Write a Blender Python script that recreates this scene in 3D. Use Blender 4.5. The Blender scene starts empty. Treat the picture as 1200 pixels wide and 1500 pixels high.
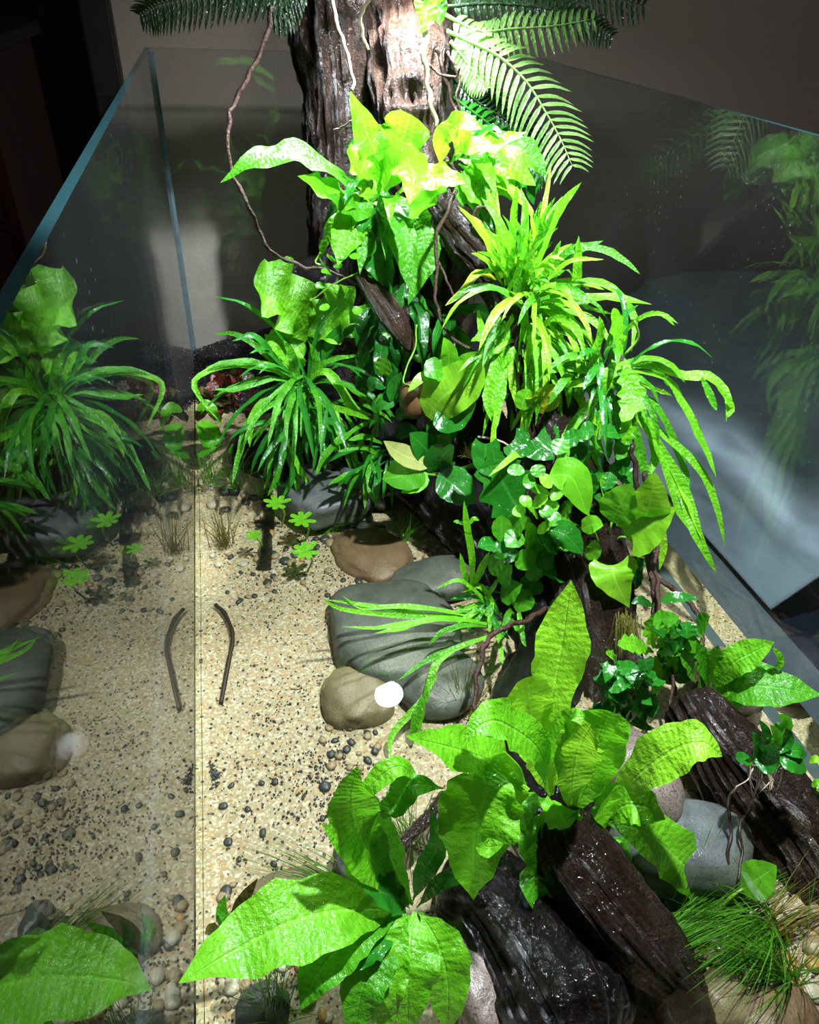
import bpy, bmesh, math, random
from mathutils import Vector, Matrix, noise

random.seed(11)
SC = bpy.context.scene
COL = SC.collection
V = Vector

# ------------------------------------------------------------------ camera
# metres; water surface z = 0, y runs away along the long side of the tank
F = 1060.0
CAM = V((0, 0, .437))
RM = Matrix(((0.97223071, -0.10550665, 0.20889182),
             (-0.23039758, -0.58806238, 0.77530613),
             (0.04104147, -0.8019046, -0.59604079)))
cd = bpy.data.cameras.new('camera')
cd.sensor_fit = 'HORIZONTAL'; cd.sensor_width = 36; cd.lens = 36 * F / 1200
cd.clip_start = .01
co = bpy.data.objects.new('camera', cd)
COL.objects.link(co)
co.matrix_world = Matrix(((RM[0][0], -RM[0][1], -RM[0][2], CAM.x),
                          (RM[1][0], -RM[1][1], -RM[1][2], CAM.y),
                          (RM[2][0], -RM[2][1], -RM[2][2], CAM.z),
                          (0, 0, 0, 1)))
SC.camera = co
# ------------------------------------------------------------------ light
w = bpy.data.worlds.new('world'); SC.world = w; w.use_nodes = True
w.node_tree.nodes['Background'].inputs[0].default_value = (.95, .80, .74, 1)
w.node_tree.nodes['Background'].inputs[1].default_value = .045
# two clip-on spot lamps: over the stump (its glint lies on the water) and over the front of the tank
LAMP = V((.178, .73, .482)); LAMP_DIR = V((-.08, -.16, -.98)).normalized(); LAMP_W = 10; LAMP_CONE = 98
LAMP2 = V((.25, .30, .70)); LAMP2_DIR = V((-.2, .30, -.93)).normalized(); LAMP2_W = 42; LAMP2_CONE = 76
vs = SC.view_settings
vs.view_transform = 'Standard'; vs.look = 'None'; vs.gamma = 1; vs.exposure = 0
vs.use_curve_mapping = False

# tank
XL, XR, YF, YB, ZT, ZB = -.0573, .393, -.23, .97, .3615, -.085
SAND = -.035


def ray(px, py):
    return (RM @ V((px - 600, py - 750, F))).normalized()
def at(px, py, y):
    r = ray(px, py); return CAM + r * (y / r.y)
def atz(px, py, z):
    r = ray(px, py); return CAM + r * ((z - CAM.z) / r.z)
def atx(px, py, x):
    r = ray(px, py); return CAM + r * (x / r.x)
def pxm(p, n=1.0):
    return n * (p - CAM).length / F

# ------------------------------------------------------------------ objects
def tag(o, label=None, cat=None, group=None, kind=None):
    if label: o['label'] = label
    if cat: o['category'] = cat
    if group: o['group'] = group
    if kind: o['kind'] = kind
    return o
def thing(name, label, cat, loc, group=None):
    o = bpy.data.objects.new(name, None); COL.objects.link(o)
    o.empty_display_size = .01
    o.location = loc
    return tag(o, label, cat, group)
def mesh(name, vs_, fs, mat, parent=None, smooth=True, uvs=None):
    """verts in world space; stored relative to the thing they belong to"""
    if parent is not None:
        top = V((0, 0, 0)); q = parent
        while q is not None:
            top += q.location; q = q.parent
    else:
        top = V((0, 0, 0))
        for v in vs_: top += V(v)
        top /= len(vs_)
    me = bpy.data.meshes.new(name)
    me.from_pydata([(V(v) - top)[:] for v in vs_], [], fs)
    if uvs:
        l = me.uv_layers.new(name='UVMap')
        for i, lp in enumerate(me.loops): l.data[i].uv = uvs[lp.vertex_index]
    if smooth: me.polygons.foreach_set('use_smooth', [True] * len(me.polygons))
    me.materials.append(mat); me.update()
    o = bpy.data.objects.new(name, me); COL.objects.link(o)
    if parent is not None: o.parent = parent
    else: o.location = top
    return o
def boxvf(x0, x1, y0, y1, z0, z1):
    v = [(x, y, z) for x in (x0, x1) for y in (y0, y1) for z in (z0, z1)]
    f = [(0, 1, 3, 2), (4, 6, 7, 5), (0, 4, 5, 1), (2, 3, 7, 6), (0, 2, 6, 4), (1, 5, 7, 3)]
    return v, f
def box(name, b, mat, parent=None, bevel=0):
    v, f = boxvf(*b)
    o = mesh(name, v, f, mat, parent, smooth=False)
    if bevel:
        m = o.modifiers.new('bevel', 'BEVEL'); m.width = bevel; m.segments = 3
    return o
def catmull(p, n):
    p = [V(q) for q in p]
    if len(p) == 2: return [p[0].lerp(p[1], i / (n - 1)) for i in range(n)]
    a = [2 * p[0] - p[1]] + p + [2 * p[-1] - p[-2]]
    out = []; m = len(p) - 1
    for i in range(n):
        t = i / (n - 1) * m; k = min(int(t), m - 1); t -= k
        p0, p1, p2, p3 = a[k:k + 4]
        out.append(.5 * (2 * p1 + (p2 - p0) * t + (2 * p0 - 5 * p1 + 4 * p2 - p3) * t * t + (3 * p1 - p0 - 3 * p2 + p3) * t ** 3))
    return out
def lerp_tab(tab, u):
    for (a, b), (c, d) in zip(tab, tab[1:]):
        if u <= c: return b + (d - b) * (u - a) / (c - a + 1e-9)
    return tab[-1][1]
def frames(pts):
    n = len(pts); T = [(pts[min(i + 1, n - 1)] - pts[max(i - 1, 0)]).normalized() for i in range(n)]
    r = T[0].orthogonal().normalized(); R = []
    for t in T:
        r = (r - t * r.dot(t))
        r = r.normalized() if r.length > 1e-6 else t.orthogonal().normalized()
        R.append(r)
    return T, R
def tubevf(pts, rad, sides=6, base=0, jit=0):
    T, R = frames(pts); vs_, fs = [], []; n = len(pts)
    for i, p in enumerate(pts):
        b = T[i].cross(R[i]); rr = rad[i] if isinstance(rad, list) else rad
        for k in range(sides):
            a = 2 * math.pi * k / sides
            vs_.append(p + (R[i] * math.cos(a) + b * math.sin(a)) * rr * (1 + jit * random.uniform(-1, 1)))
    for i in range(n - 1):
        for k in range(sides):
            k2 = (k + 1) % sides
            fs.append((base + i * sides + k, base + i * sides + k2, base + (i + 1) * sides + k2, base + (i + 1) * sides + k))
    fs.append(tuple(base + k for k in reversed(range(sides)))); fs.append(tuple(base + (n - 1) * sides + k for k in range(sides)))
    return vs_, fs
def tube(name, pts, r, mat, parent=None, n=14, sides=6, taper=1.0, jit=0):
    P = catmull(pts, n)
    v, f = tubevf(P, [r * (1 + (taper - 1) * i / (n - 1)) for i in range(n)], sides, 0, jit)
    return mesh(name, v, f, mat, parent)

# ------------------------------------------------------------------ materials
class NT:
    def __init__(s, name):
        s.m = bpy.data.materials.new(name); s.m.use_nodes = True
        s.t = s.m.node_tree; s.t.nodes.clear()
        s.out = s.n('ShaderNodeOutputMaterial')
    def n(s, t, **k):
        q = s.t.nodes.new(t)
        for a, b in k.items():
            if a.startswith('i_'):
                q.inputs[a[2:].replace('_', ' ')].default_value = b
            else: setattr(q, a, b)
        return q
    def l(s, a, b): s.t.links.new(a, b)
    def surf(s, a): s.l(a, s.out.inputs['Surface']); return s.m
    def ramp(s, fac, stops, interp='LINEAR'):
        r = s.n('ShaderNodeValToRGB'); e = r.color_ramp.elements; r.color_ramp.interpolation = interp
        while len(e) < len(stops): e.new(.5)
        for q, (p, c) in zip(e, stops): q.position = p; q.color = (*c, 1) if len(c) == 3 else c
        s.l(fac, r.inputs[0]); return r.outputs['Color']
    def bump(s, h, st, dist=.002):
        b = s.n('ShaderNodeBump', i_Strength=st, i_Distance=dist); s.l(h, b.inputs['Height']); return b.outputs['Normal']
    def obj(s): return s.n('ShaderNodeTexCoord').outputs['Object']
    def noise(s, vec, scale, detail=4, rough=.6):
        q = s.n('ShaderNodeTexNoise', i_Scale=scale, i_Detail=detail, i_Roughness=rough); s.l(vec, q.inputs['Vector']); return q.outputs['Fac']
    def math(s, op, a, b=None):
        q = s.n('ShaderNodeMath', operation=op)
        for i, x in enumerate((a, b)):
            if x is None: continue
            if isinstance(x, (int, float)): q.inputs[i].default_value = x
            else: s.l(x, q.inputs[i])
        return q.outputs[0]
    def mixc(s, fac, a, b):
        q = s.n('ShaderNodeMix', data_type='RGBA')
        for i, x in ((0, fac), (6, a), (7, b)):
            if isinstance(x, (int, float)): q.inputs[i].default_value = x
            elif isinstance(x, tuple): q.inputs[i].default_value = (*x, 1)
            else: s.l(x, q.inputs[i])
        return q.outputs[2]
    def scaled(s, vec, sc):
        q = s.n('ShaderNodeMapping'); q.inputs['Scale'].default_value = sc; s.l(vec, q.inputs['Vector']); return q.outputs[0]

def m_plain(name, c, rough=.6, nscale=60, var=.25, bump=.2, bd=.001, spec=.5, metal=0, emit=0):
    t = NT(name); o = t.obj(); f = t.noise(o, nscale, 6)
    b = t.n('ShaderNodeBsdfPrincipled', i_Roughness=rough, i_Metallic=metal)
    b.inputs['Specular IOR Level'].default_value = spec
    t.l(t.ramp(f, [(.25, tuple(x * (1 - var) for x in c)), (.75, tuple(min(1, x * (1 + var)) for x in c))]), b.inputs['Base Color'])
    if bump: t.l(t.bump(f, bump, bd), b.inputs['Normal'])
    if emit:
        b.inputs['Emission Color'].default_value = (*c, 1); b.inputs['Emission Strength'].default_value = emit
    return t.surf(b.outputs[0])
def m_leaf(name, c, c2, trans=.35, rough=.3, vein=14, blotch=.0, wet=.75, crinkle=.8):
    t = NT(name); tc = t.n('ShaderNodeTexCoord'); uv = tc.outputs['UV']; o = tc.outputs['Object']
    sx = t.n('ShaderNodeSeparateXYZ'); t.l(uv, sx.inputs[0])
    u, v = sx.outputs[0], sx.outputs[1]
    av = t.math('ABSOLUTE', v)
    f = t.noise(o, 45, 5)
    base = t.mixc(t.ramp(f, [(.3, (0, 0, 0)), (.7, (1, 1, 1))]), c, c2)
    mid = t.ramp(av, [(.03, (1, 1, 1)), (.09, (0, 0, 0))])
    pale = tuple(min(1, x * 1.25 + .03) for x in c2)
    base = t.mixc(t.math('MULTIPLY', mid, .55), base, pale)
    if blotch:
        q = t.noise(o, 220, 2); base = t.mixc(t.math('MULTIPLY', t.ramp(q, [(.68, (0, 0, 0)), (.73, (1, 1, 1))]), blotch), base, (.05, .045, .01))
    # side veins slanting to the tip, crinkled blade between them
    ph = t.math('SUBTRACT', t.math('MULTIPLY', u, vein * 6.283), t.math('MULTIPLY', av, 4.5))
    h = t.math('ADD', t.math('MULTIPLY', t.math('SINE', ph), .05), t.math('MULTIPLY', t.noise(o, 130, 4), 1.7))
    h = t.math('ADD', h, t.math('MULTIPLY', mid, -.25))
    nrm = t.bump(h, crinkle, .0024)
    d = t.n('ShaderNodeBsdfPrincipled', i_Roughness=rough)
    d.inputs['Specular IOR Level'].default_value = .45
    d.inputs['Coat Weight'].default_value = wet; d.inputs['Coat Roughness'].default_value = .06
    t.l(base, d.inputs['Base Color']); t.l(nrm, d.inputs['Normal'])
    # water beads on the blade
    bd = t.bump(t.noise(o, 330, 1), .9, .0025); t.l(bd, d.inputs['Coat Normal'])
    tr = t.n('ShaderNodeBsdfTranslucent'); 
    t.l(t.mixc(.5, base, tuple(min(1, a * b) for a, b in zip((1.5, 1.6, 1.0), c2))), tr.inputs[0]); t.l(nrm, tr.inputs['Normal'])
    mx = t.n('ShaderNodeMixShader', i_Fac=trans); t.l(d.outputs[0], mx.inputs[1]); t.l(tr.outputs[0], mx.inputs[2])
    return t.surf(mx.outputs[0])
def m_wood(name, dark, light, rough=.28, grain=1.0):
    t = NT(name); tc = t.n('ShaderNodeTexCoord'); uv = tc.outputs['UV']; o = tc.outputs['Object']
    g = t.noise(t.scaled(uv, (5, 42, 1)), 1.0, 8, .7)
    n2 = t.noise(o, 70, 6, .7); fine = t.noise(o, 500, 3)
    mixf = t.math('ADD', t.math('MULTIPLY', g, .6), t.math('MULTIPLY', n2, .4))
    b = t.n('ShaderNodeBsdfPrincipled')
    t.l(t.ramp(mixf, [(.35, dark), (.62, light)]), b.inputs['Base Color'])
    t.l(t.ramp(n2, [(.3, (rough * .6,) * 3), (.7, (rough * 1.8,) * 3)]), b.inputs['Roughness'])
    h = t.math('ADD', t.math('MULTIPLY', g, 1.6 * grain), t.math('ADD', t.math('MULTIPLY', n2, .8), t.math('MULTIPLY', fine, .9)))
    t.l(t.bump(h, 1.0, .006), b.inputs['Normal'])
    b.inputs['Specular IOR Level'].default_value = .35
    b.inputs['Coat Weight'].default_value = .3; b.inputs['Coat Roughness'].default_value = .08
    t.l(t.bump(t.noise(o, 330, 2), .8, .002), b.inputs['Coat Normal'])
    return t.surf(b.outputs[0])
def m_stone(name, c, c2, rough=.45, speck=.4, scale=60):
    t = NT(name); o = t.obj(); f = t.noise(o, scale, 6, .65); s = t.noise(o, 700, 2)
    b = t.n('ShaderNodeBsdfPrincipled', i_Roughness=rough)
    base = t.mixc(t.ramp(f, [(.3, (0, 0, 0)), (.7, (1, 1, 1))]), c, c2)
    base = t.mixc(t.math('MULTIPLY', t.ramp(s, [(.56, (0, 0, 0)), (.62, (1, 1, 1))]), speck), base, tuple(x * .25 for x in c))
    t.l(base, b.inputs['Base Color'])
    t.l(t.bump(t.math('ADD', f, t.math('MULTIPLY', s, .3)), .5, .002), b.inputs['Normal'])
    return t.surf(b.outputs[0])
def m_sand():
    t = NT('sand'); o = t.obj()
    v = t.n('ShaderNodeTexVoronoi', i_Scale=620.0); t.l(o, v.inputs['Vector'])
    sx = t.n('ShaderNodeSeparateColor'); t.l(v.outputs['Color'], sx.inputs[0])
    big = t.noise(o, 14, 4)
    f = t.math('ADD', sx.outputs[0], t.math('MULTIPLY', t.math('SUBTRACT', big, .5), -.35))
    c = t.ramp(f, [(0, (.035, .028, .02)), (.035, (.035, .03, .024)), (.042, (.26, .16, .07)), (.16, (.42, .28, .12)), (.17, (.26, .205, .125)), (.55, (.335, .28, .185)), (.8, (.40, .355, .26)), (.95, (.50, .46, .38))], 'LINEAR')
    b = t.n('ShaderNodeBsdfPrincipled', i_Roughness=.6)
    t.l(c, b.inputs['Base Color'])
    t.l(t.bump(v.outputs['Distance'], -.9, .002), b.inputs['Normal'])
    return t.surf(b.outputs[0])
def fresnel_fac(t, ior, nrm=None):
    """reflectance of a slab face, the same from either side"""
    g = t.n('ShaderNodeNewGeometry')
    i = t.n('ShaderNodeMix', data_type='FLOAT'); i.inputs[2].default_value = ior; i.inputs[3].default_value = 1 / ior
    t.l(g.outputs['Backfacing'], i.inputs[0])
    f = t.n('ShaderNodeFresnel'); t.l(i.outputs[0], f.inputs['IOR'])
    if nrm: t.l(nrm, f.inputs['Normal'])
    return f.outputs[0]
def m_pane(name, tint):
    t = NT(name); o = t.obj()
    tr = t.n('ShaderNodeBsdfTransparent'); tr.inputs[0].default_value = (tint * .97, tint, tint * .99, 1)
    gl = t.n('ShaderNodeBsdfGlossy', i_Roughness=.0)
    # fine mist and dried drops on the glass
    df = t.n('ShaderNodeBsdfDiffuse'); df.inputs[0].default_value = (.6, .66, .7, 1)
    mx = t.n('ShaderNodeMixShader'); t.l(fresnel_fac(t, 1.52), mx.inputs[0]); t.l(tr.outputs[0], mx.inputs[1]); t.l(gl.outputs[0], mx.inputs[2])
    vo = t.n('ShaderNodeTexVoronoi', i_Scale=130.0); t.l(o, vo.inputs['Vector'])
    drop = t.ramp(vo.outputs['Distance'], [(.08, (1, 1, 1)), (.16, (0, 0, 0))])
    patch = t.ramp(t.noise(o, 9, 3), [(.48, (0, 0, 0)), (.66, (1, 1, 1))])
    fac = t.math('ADD', t.math('MULTIPLY', t.math('MULTIPLY', drop, patch), .10), .006)
    m2 = t.n('ShaderNodeMixShader'); t.l(fac, m2.inputs[0]); t.l(mx.outputs[0], m2.inputs[1]); t.l(df.outputs[0], m2.inputs[2])
    return t.surf(m2.outputs[0])
def m_glassedge():
    t = NT('glass_edge')
    b = t.n('ShaderNodeBsdfPrincipled', i_Roughness=.12); b.inputs['Base Color'].default_value = (.025, .075, .085, 1)
    b.inputs['Transmission Weight'].default_value = .3
    return t.surf(b.outputs[0])
def m_watertop():
    t = NT('water_surface'); o = t.obj()
    nrm = t.bump(t.noise(o, 16, 1), .05, .003)
    tr = t.n('ShaderNodeBsdfTransparent'); tr.inputs[0].default_value = (.93, .93, .84, 1)
    gl = t.n('ShaderNodeBsdfGlossy', i_Roughness=.01); t.l(nrm, gl.inputs['Normal'])
    mx = t.n('ShaderNodeMixShader'); t.l(fresnel_fac(t, 1.333, nrm), mx.inputs[0]); t.l(tr.outputs[0], mx.inputs[1]); t.l(gl.outputs[0], mx.inputs[2])
    return t.surf(mx.outputs[0])
def m_waterside():
    t = NT('water_side'); g = t.n('ShaderNodeBsdfGlass', i_Roughness=0.0, i_IOR=1.333)
    g.inputs[0].default_value = (.93, .97, .9, 1)
    return t.surf(g.outputs[0])
def m_cloth():
    t = NT('blanket'); o = t.obj(); f = t.noise(o, 420, 3); q = t.noise(o, 18, 4)
    b = t.n('ShaderNodeBsdfPrincipled', i_Roughness=.9)
    t.l(t.ramp(q, [(.3, (.36, .46, .54)), (.7, (.47, .57, .64))]), b.inputs['Base Color'])
    b.inputs['Sheen Weight'].default_value = .3
    t.l(t.bump(f, .5, .001), b.inputs['Normal'])
    return t.surf(b.outputs[0])

MT = dict(
    pane=m_pane('glass_pane', .78), clear=m_pane('back_glass_pane', .94), edge=m_glassedge(), wtop=m_watertop(), wside=m_waterside(), sand=m_sand(), cloth=m_cloth(),
    silicone=m_plain('silicone', (.10, .15, .17), .25, 80, .2, .1),
    wall=m_plain('wall_paint', (.62, .51, .45), .8, 300, .12, .4, .0006),
    unlitroom=m_plain('unlit_room', (.03, .018, .016), .8, 30),  # near-black colour stands in for the room being unlit
    post=m_plain('dark_trim', (.02, .017, .014), .5, 40),
    stand=m_plain('stand_top', (.20, .26, .30), .75, 250, .15, .4, .0006),
    cabinet=m_plain('brown_cabinet', (.16, .06, .025), .5, 25, .3),
    navy=m_plain('navy_fabric', (.012, .018, .05), .9, 300, .3, .5),
    redfurn=m_plain('dark_red_wood', (.07, .012, .008), .5, 20),
    black=m_plain('black_plastic', (.012, .012, .013), .35, 50, .1, .05),
    gravel=m_plain('black_gravel', (.018, .018, .020), .3, 200, .5, .5, .002),
    grav2=m_plain('dark_gravel', (.05, .05, .05), .4, 400, .5, .3),
    wood=m_wood('wet_dark_wood', (.0015, .0012, .0012), (.012, .008, .006), .14),
    wood2=m_wood('pale_wet_wood', (.016, .008, .006), (.13, .075, .05), .25),
    wood3=m_wood('wet_brown_wood', (.005, .003, .002), (.048, .026, .017), .2),
    root=m_plain('root_bark', (.055, .024, .015), .35, 400, .6, 1.0, .002),
    rootpale=m_plain('pale_root', (.42, .33, .24), .5, 200, .3, .3),
    twig=m_plain('submerged_twig', (.022, .011, .007), .5, 200, .4, .4),
    s_grey=m_stone('grey_stone', (.06, .068, .068), (.12, .128, .12)),
    s_tan=m_stone('tan_stone', (.14, .115, .06), (.22, .18, .11)),
    s_brown=m_stone('brown_stone', (.13, .08, .045), (.20, .13, .08)),
    s_pink=m_stone('speckled_stone', (.13, .10, .08), (.25, .20, .17), .35, .7),
    s_blue=m_stone('blue_grey_stone', (.05, .06, .06), (.13, .145, .14), .3, .3, 30),
    s_pot=m_stone('clay_stone', (.14, .065, .028), (.19, .10, .045), .4, .2),
    p_dark=m_stone('dark_pebble', (.025, .028, .03), (.06, .065, .065), .35),
    p_tan=m_stone('tan_pebble', (.22, .16, .09), (.33, .25, .16), .4),
    p_yel=m_stone('amber_pebble', (.34, .18, .05), (.42, .26, .10), .35, .15),
    p_pale=m_stone('pale_pebble', (.38, .34, .27), (.48, .44, .37), .4, .1),
    L=m_leaf('leaf_bright', (.12, .46, .010), (.20, .62, .024), blotch=.3),
    Ly=m_leaf('leaf_lime', (.24, .62, .018), (.34, .76, .040), blotch=.5),
    Lm=m_leaf('leaf_mid', (.055, .30, .010), (.10, .43, .016)),
    Ls=m_leaf('smooth_leaf_bright', (.11, .44, .010), (.18, .58, .024), blotch=.2, crinkle=.22),
    Lys=m_leaf('smooth_leaf_lime', (.22, .60, .018), (.32, .74, .040), blotch=.4, crinkle=.22),
    Lms=m_leaf('smooth_leaf_mid', (.05, .28, .010), (.09, .40, .016), crinkle=.22),
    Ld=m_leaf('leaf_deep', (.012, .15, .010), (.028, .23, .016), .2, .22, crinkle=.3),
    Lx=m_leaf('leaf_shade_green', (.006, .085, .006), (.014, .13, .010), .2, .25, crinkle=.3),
    Lp=m_leaf('leaf_pale_cream', (.55, .62, .16), (.66, .70, .25), .3, .3, crinkle=.2),
    Lyel=m_leaf('leaf_yellowing', (.50, .48, .02), (.42, .55, .03)),
    Lr=m_leaf('leaf_red', (.09, .012, .008), (.16, .03, .016), .2, .2),
    Lo=m_leaf('leaf_olive', (.05, .045, .010), (.09, .07, .014), .2, .3),
    Lf=m_leaf('frond_lit_green', (.14, .33, .07), (.24, .46, .12), .4, .35, 10),  # fronds in the lamp's reach: lamplight put into a paler green
    Lfd=m_leaf('frond_unlit_green', (.008, .035, .008), (.014, .06, .012), .2, .4, 10),  # same fronds out of the lamplight: shade put into the colour
    grass=m_leaf('grass_blade', (.06, .25, .012), (.12, .36, .025), .3, .3, 2),
    beard=m_leaf('moss_strand', (.30, .28, .06), (.42, .40, .10), .3, .5, 2),
    dgrass=m_leaf('dry_grass_blade', (.16, .13, .02), (.22, .18, .03), .3, .4, 2),
    stem=m_plain('green_stem', (.16, .36, .03), .35, 100, .2, .1),
    moss=m_plain('yellow_moss', (.36, .32, .06), .6, 200, .3, .3),
)

# ------------------------------------------------------------------ the room
def struct(o): o['kind'] = 'structure'; return o
wl = at(172, 60, 1.13)
struct(box('wall_back', (wl.x, 1.9, 1.13, 1.19, -.86, 1.6), MT['wall']))
struct(box('trim_1', (wl.x - .035, wl.x, 1.10, 1.19, -.86, 1.6), MT['post'], bevel=.003))
struct(box('wall_left', (-2.2, wl.x - .035, 2.6, 2.66, -.86, 1.6), MT['unlitroom']))
struct(box('floor', (-2.2, 1.9, -1.5, 2.6, -.90, -.86), MT['unlitroom']))
cb = thing('side_cabinet', 'dark red wooden cabinet in the unlit room beyond the tank', 'cabinet', (-.62, 1.75, -.86))
box('cabinet_body', (-1.2, -.36, 1.5, 2.0, -.855, .30), MT['redfurn'], cb, .008)
for k in range(3): box('drawer', (-1.18, -.38, 1.485, 1.5, -.08 + k * .125, .03 + k * .125), MT['redfurn'], cb, .004)
box('cabinet_top', (-1.22, -.34, 1.48, 2.02, .30, .325), MT['post'], cb, .004)

st = thing('aquarium_stand', 'brown cabinet stand with grey top under the glass tank', 'stand', (.17, .37, -.86))
box('stand_top', (XL - .05, XR + .134, YF - .05, YB + .05, -.118, -.097), MT['stand'], st, .004)
box('stand_body', (XL - .04, XR + .12, YF - .04, YB + .04, -.855, -.118), MT['cabinet'], st, .004)

tank = thing('aquarium_tank', 'rimless open glass aquarium tank holding water, sand and plants', 'aquarium', ((XL + XR) / 2, (YF + YB) / 2, -.097))
g = .005
PANES = [('left_pane', (XL - g, XL, YF, YB, ZB, ZT)), ('right_pane', (XR, XR + g, YF, YB, ZB, ZT)),
         ('back_pane', (XL - g, XR + g, YB, YB + g, ZB, ZT)), ('front_pane', (XL - g, XR + g, YF - g, YF, ZB, ZT))]
for nme, b in PANES:
    o = box(nme, b, MT['clear' if nme == 'back_pane' else 'pane'], tank)
    o.data.materials.append(MT['edge'])
    for p in o.data.polygons:
        if abs(p.normal.z) > .5: p.material_index = 1
box('bottom_pane', (XL - g, XR + g, YF - g, YB + g, -.097, ZB), MT['edge'], tank)
for x in (XL, XR):
    s = 1 if x == XL else -1
    for y, d in ((YB, -1), (YF, 1)):
        c = .0035
        v = [(x, y, z) for z in (ZB, ZT - .004)] + [(x + s * c, y, z) for z in (ZB, ZT - .004)] + [(x, y + d * c, z) for z in (ZB, ZT - .004)]
        mesh('corner_seal', v, [(0, 1, 3, 2), (0, 4, 5, 1), (2, 3, 5, 4), (0, 2, 4), (1, 5, 3)], MT['silicone'], tank, False)
    c = .007
    v = [(x + s * .0003, y, SAND - .004) for y in (YF, YB)] + [(x + s * c, y, SAND - .004) for y in (YF, YB)] + [(x + s * .0003, y, SAND + c + .002) for y in (YF, YB)]
    if x == XR: mesh('bottom_seal', v, [(0, 1, 3, 2), (0, 4, 5, 1), (2, 3, 5, 4), (0, 2, 4), (1, 5, 3)], MT['silicone'], tank, False)

# water: open surface and the sides that mirror the sand from within
e = .0006
nx, ny = 24, 60
x0, x1, y0, y1 = XL + e, XR - e, YF + e, YB - e
v = [(x0 + (x1 - x0) * i / nx, y0 + (y1 - y0) * j / ny, 0) for j in range(ny + 1) for i in range(nx + 1)]
f = [(j * (nx + 1) + i, j * (nx + 1) + i + 1, (j + 1) * (nx + 1) + i + 1, (j + 1) * (nx + 1) + i) for j in range(ny) for i in range(nx)]
wt = mesh('water', v, f, MT['wtop'])
tag(wt, 'clear shallow water lying over the pale sand', 'water', kind='stuff')
lw = V(wt.location)
me = wt.data
me.materials.append(MT['wside'])
bm = bmesh.new(); bm.from_mesh(me)
for (a, b, c2, d) in ((x0, y0, x0, y1), (x1, y1, x1, y0)):
    q = [bm.verts.new(V(p) - lw) for p in ((a, b, 0), (a, b, -.08), (c2, d, -.08), (c2, d, 0))]
    bm.faces.new(q).material_index = 1
bm.normal_update()
for fc in bm.faces:
    if fc.material_index == 1:
        out = -1 if (fc.calc_center_median() + lw).x < .1 else 1
        if fc.normal.x * out < 0: fc.normal_flip()
bm.to_mesh(me); bm.free()

# sand bed
def sand_h(x, y):
    h = SAND + .004 * noise.noise((x * 9, y * 9, 0)) + .0016 * noise.noise((x * 40, y * 40, 3))
    if x > .36: h = min(h, SAND)
    t = min(1, max(0, (y - .655) / .11)); t = t * t * (3 - 2 * t)
    h += t * .032
    return h
nx, ny = 90, 220
x0, x1, y0, y1 = XL + .0008, XR - .0008, YF + .001, YB - .001
v = [(x0 + (x1 - x0) * i / nx, y0 + (y1 - y0) * j / ny, sand_h(x0 + (x1 - x0) * i / nx, y0 + (y1 - y0) * j / ny)) for j in range(ny + 1) for i in range(nx + 1)]
f = [(j * (nx + 1) + i, j * (nx + 1) + i + 1, (j + 1) * (nx + 1) + i + 1, (j + 1) * (nx + 1) + i) for j in range(ny) for i in range(nx)]
tag(mesh('sand_bed', v, f, MT['sand']), 'pale speckled sand covering the tank floor', 'sand', kind='stuff')

OCT = ([(1, 0, 0), (-1, 0, 0), (0, 1, 0), (0, -1, 0), (0, 0, 1), (0, 0, -1)],
       [(0, 2, 4), (2, 1, 4), (1, 3, 4), (3, 0, 4), (2, 0, 5), (1, 2, 5), (3, 1, 5), (0, 3, 5)])
def grains(name, spots, mat, label, cat):
    vs_, fs = [], []
    for (p, r) in spots:
        b = len(vs_); M = Matrix.Rotation(random.uniform(0, 6), 3, V((random.random(), random.random(), random.random() + .1)).normalized())
        s = [random.uniform(.7, 1.3) for _ in range(3)]
        for q in OCT[0]: vs_.append(V(p) + M @ V((q[0] * s[0], q[1] * s[1], q[2] * s[2])) * r)
        fs += [tuple(b + k for k in q) for q in OCT[1]]
    return tag(mesh(name, vs_, fs, mat, smooth=False), label, cat, kind='stuff')
# black gravel bank against the back pane; its front also stands in for shade
def bank_h(x, y):
    t = min(1, max(0, (y - .71) / .22)); t = t * t * (3 - 2 * t)
    rise = .012 + .03 * min(1, max(0, (x - XL) / .12))
    return -.022 + t * (rise + .022) + .004 * noise.noise((x * 25, y * 25, 7))
nx, ny = 60, 40
x0, x1, y0, y1 = XL + .001, XR - .001, .71, YB - .001
v = [(x0 + (x1 - x0) * i / nx, y0 + (y1 - y0) * j / ny, bank_h(x0 + (x1 - x0) * i / nx, y0 + (y1 - y0) * j / ny)) for j in range(ny + 1) for i in range(nx + 1)]
f = [(j * (nx + 1) + i, j * (nx + 1) + i + 1, (j + 1) * (nx + 1) + i + 1, (j + 1) * (nx + 1) + i) for j in range(ny) for i in range(nx)]
tag(mesh('gravel_bank', v, f, MT['gravel']), 'bank of fine black gravel against the back glass, run forward as shade over the sand', 'gravel', kind='stuff')
sp = []
for _ in range(9000):
    x, y = random.uniform(x0, x0 + .3), random.uniform(.75, y1 - .002)
    sp.append(((x, y, bank_h(x, y) + .0005), random.uniform(.0012, .0022)))
grains('gravel_grains', sp, MT['gravel'], 'loose shiny black gravel grains on the bank', 'gravel')
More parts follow.
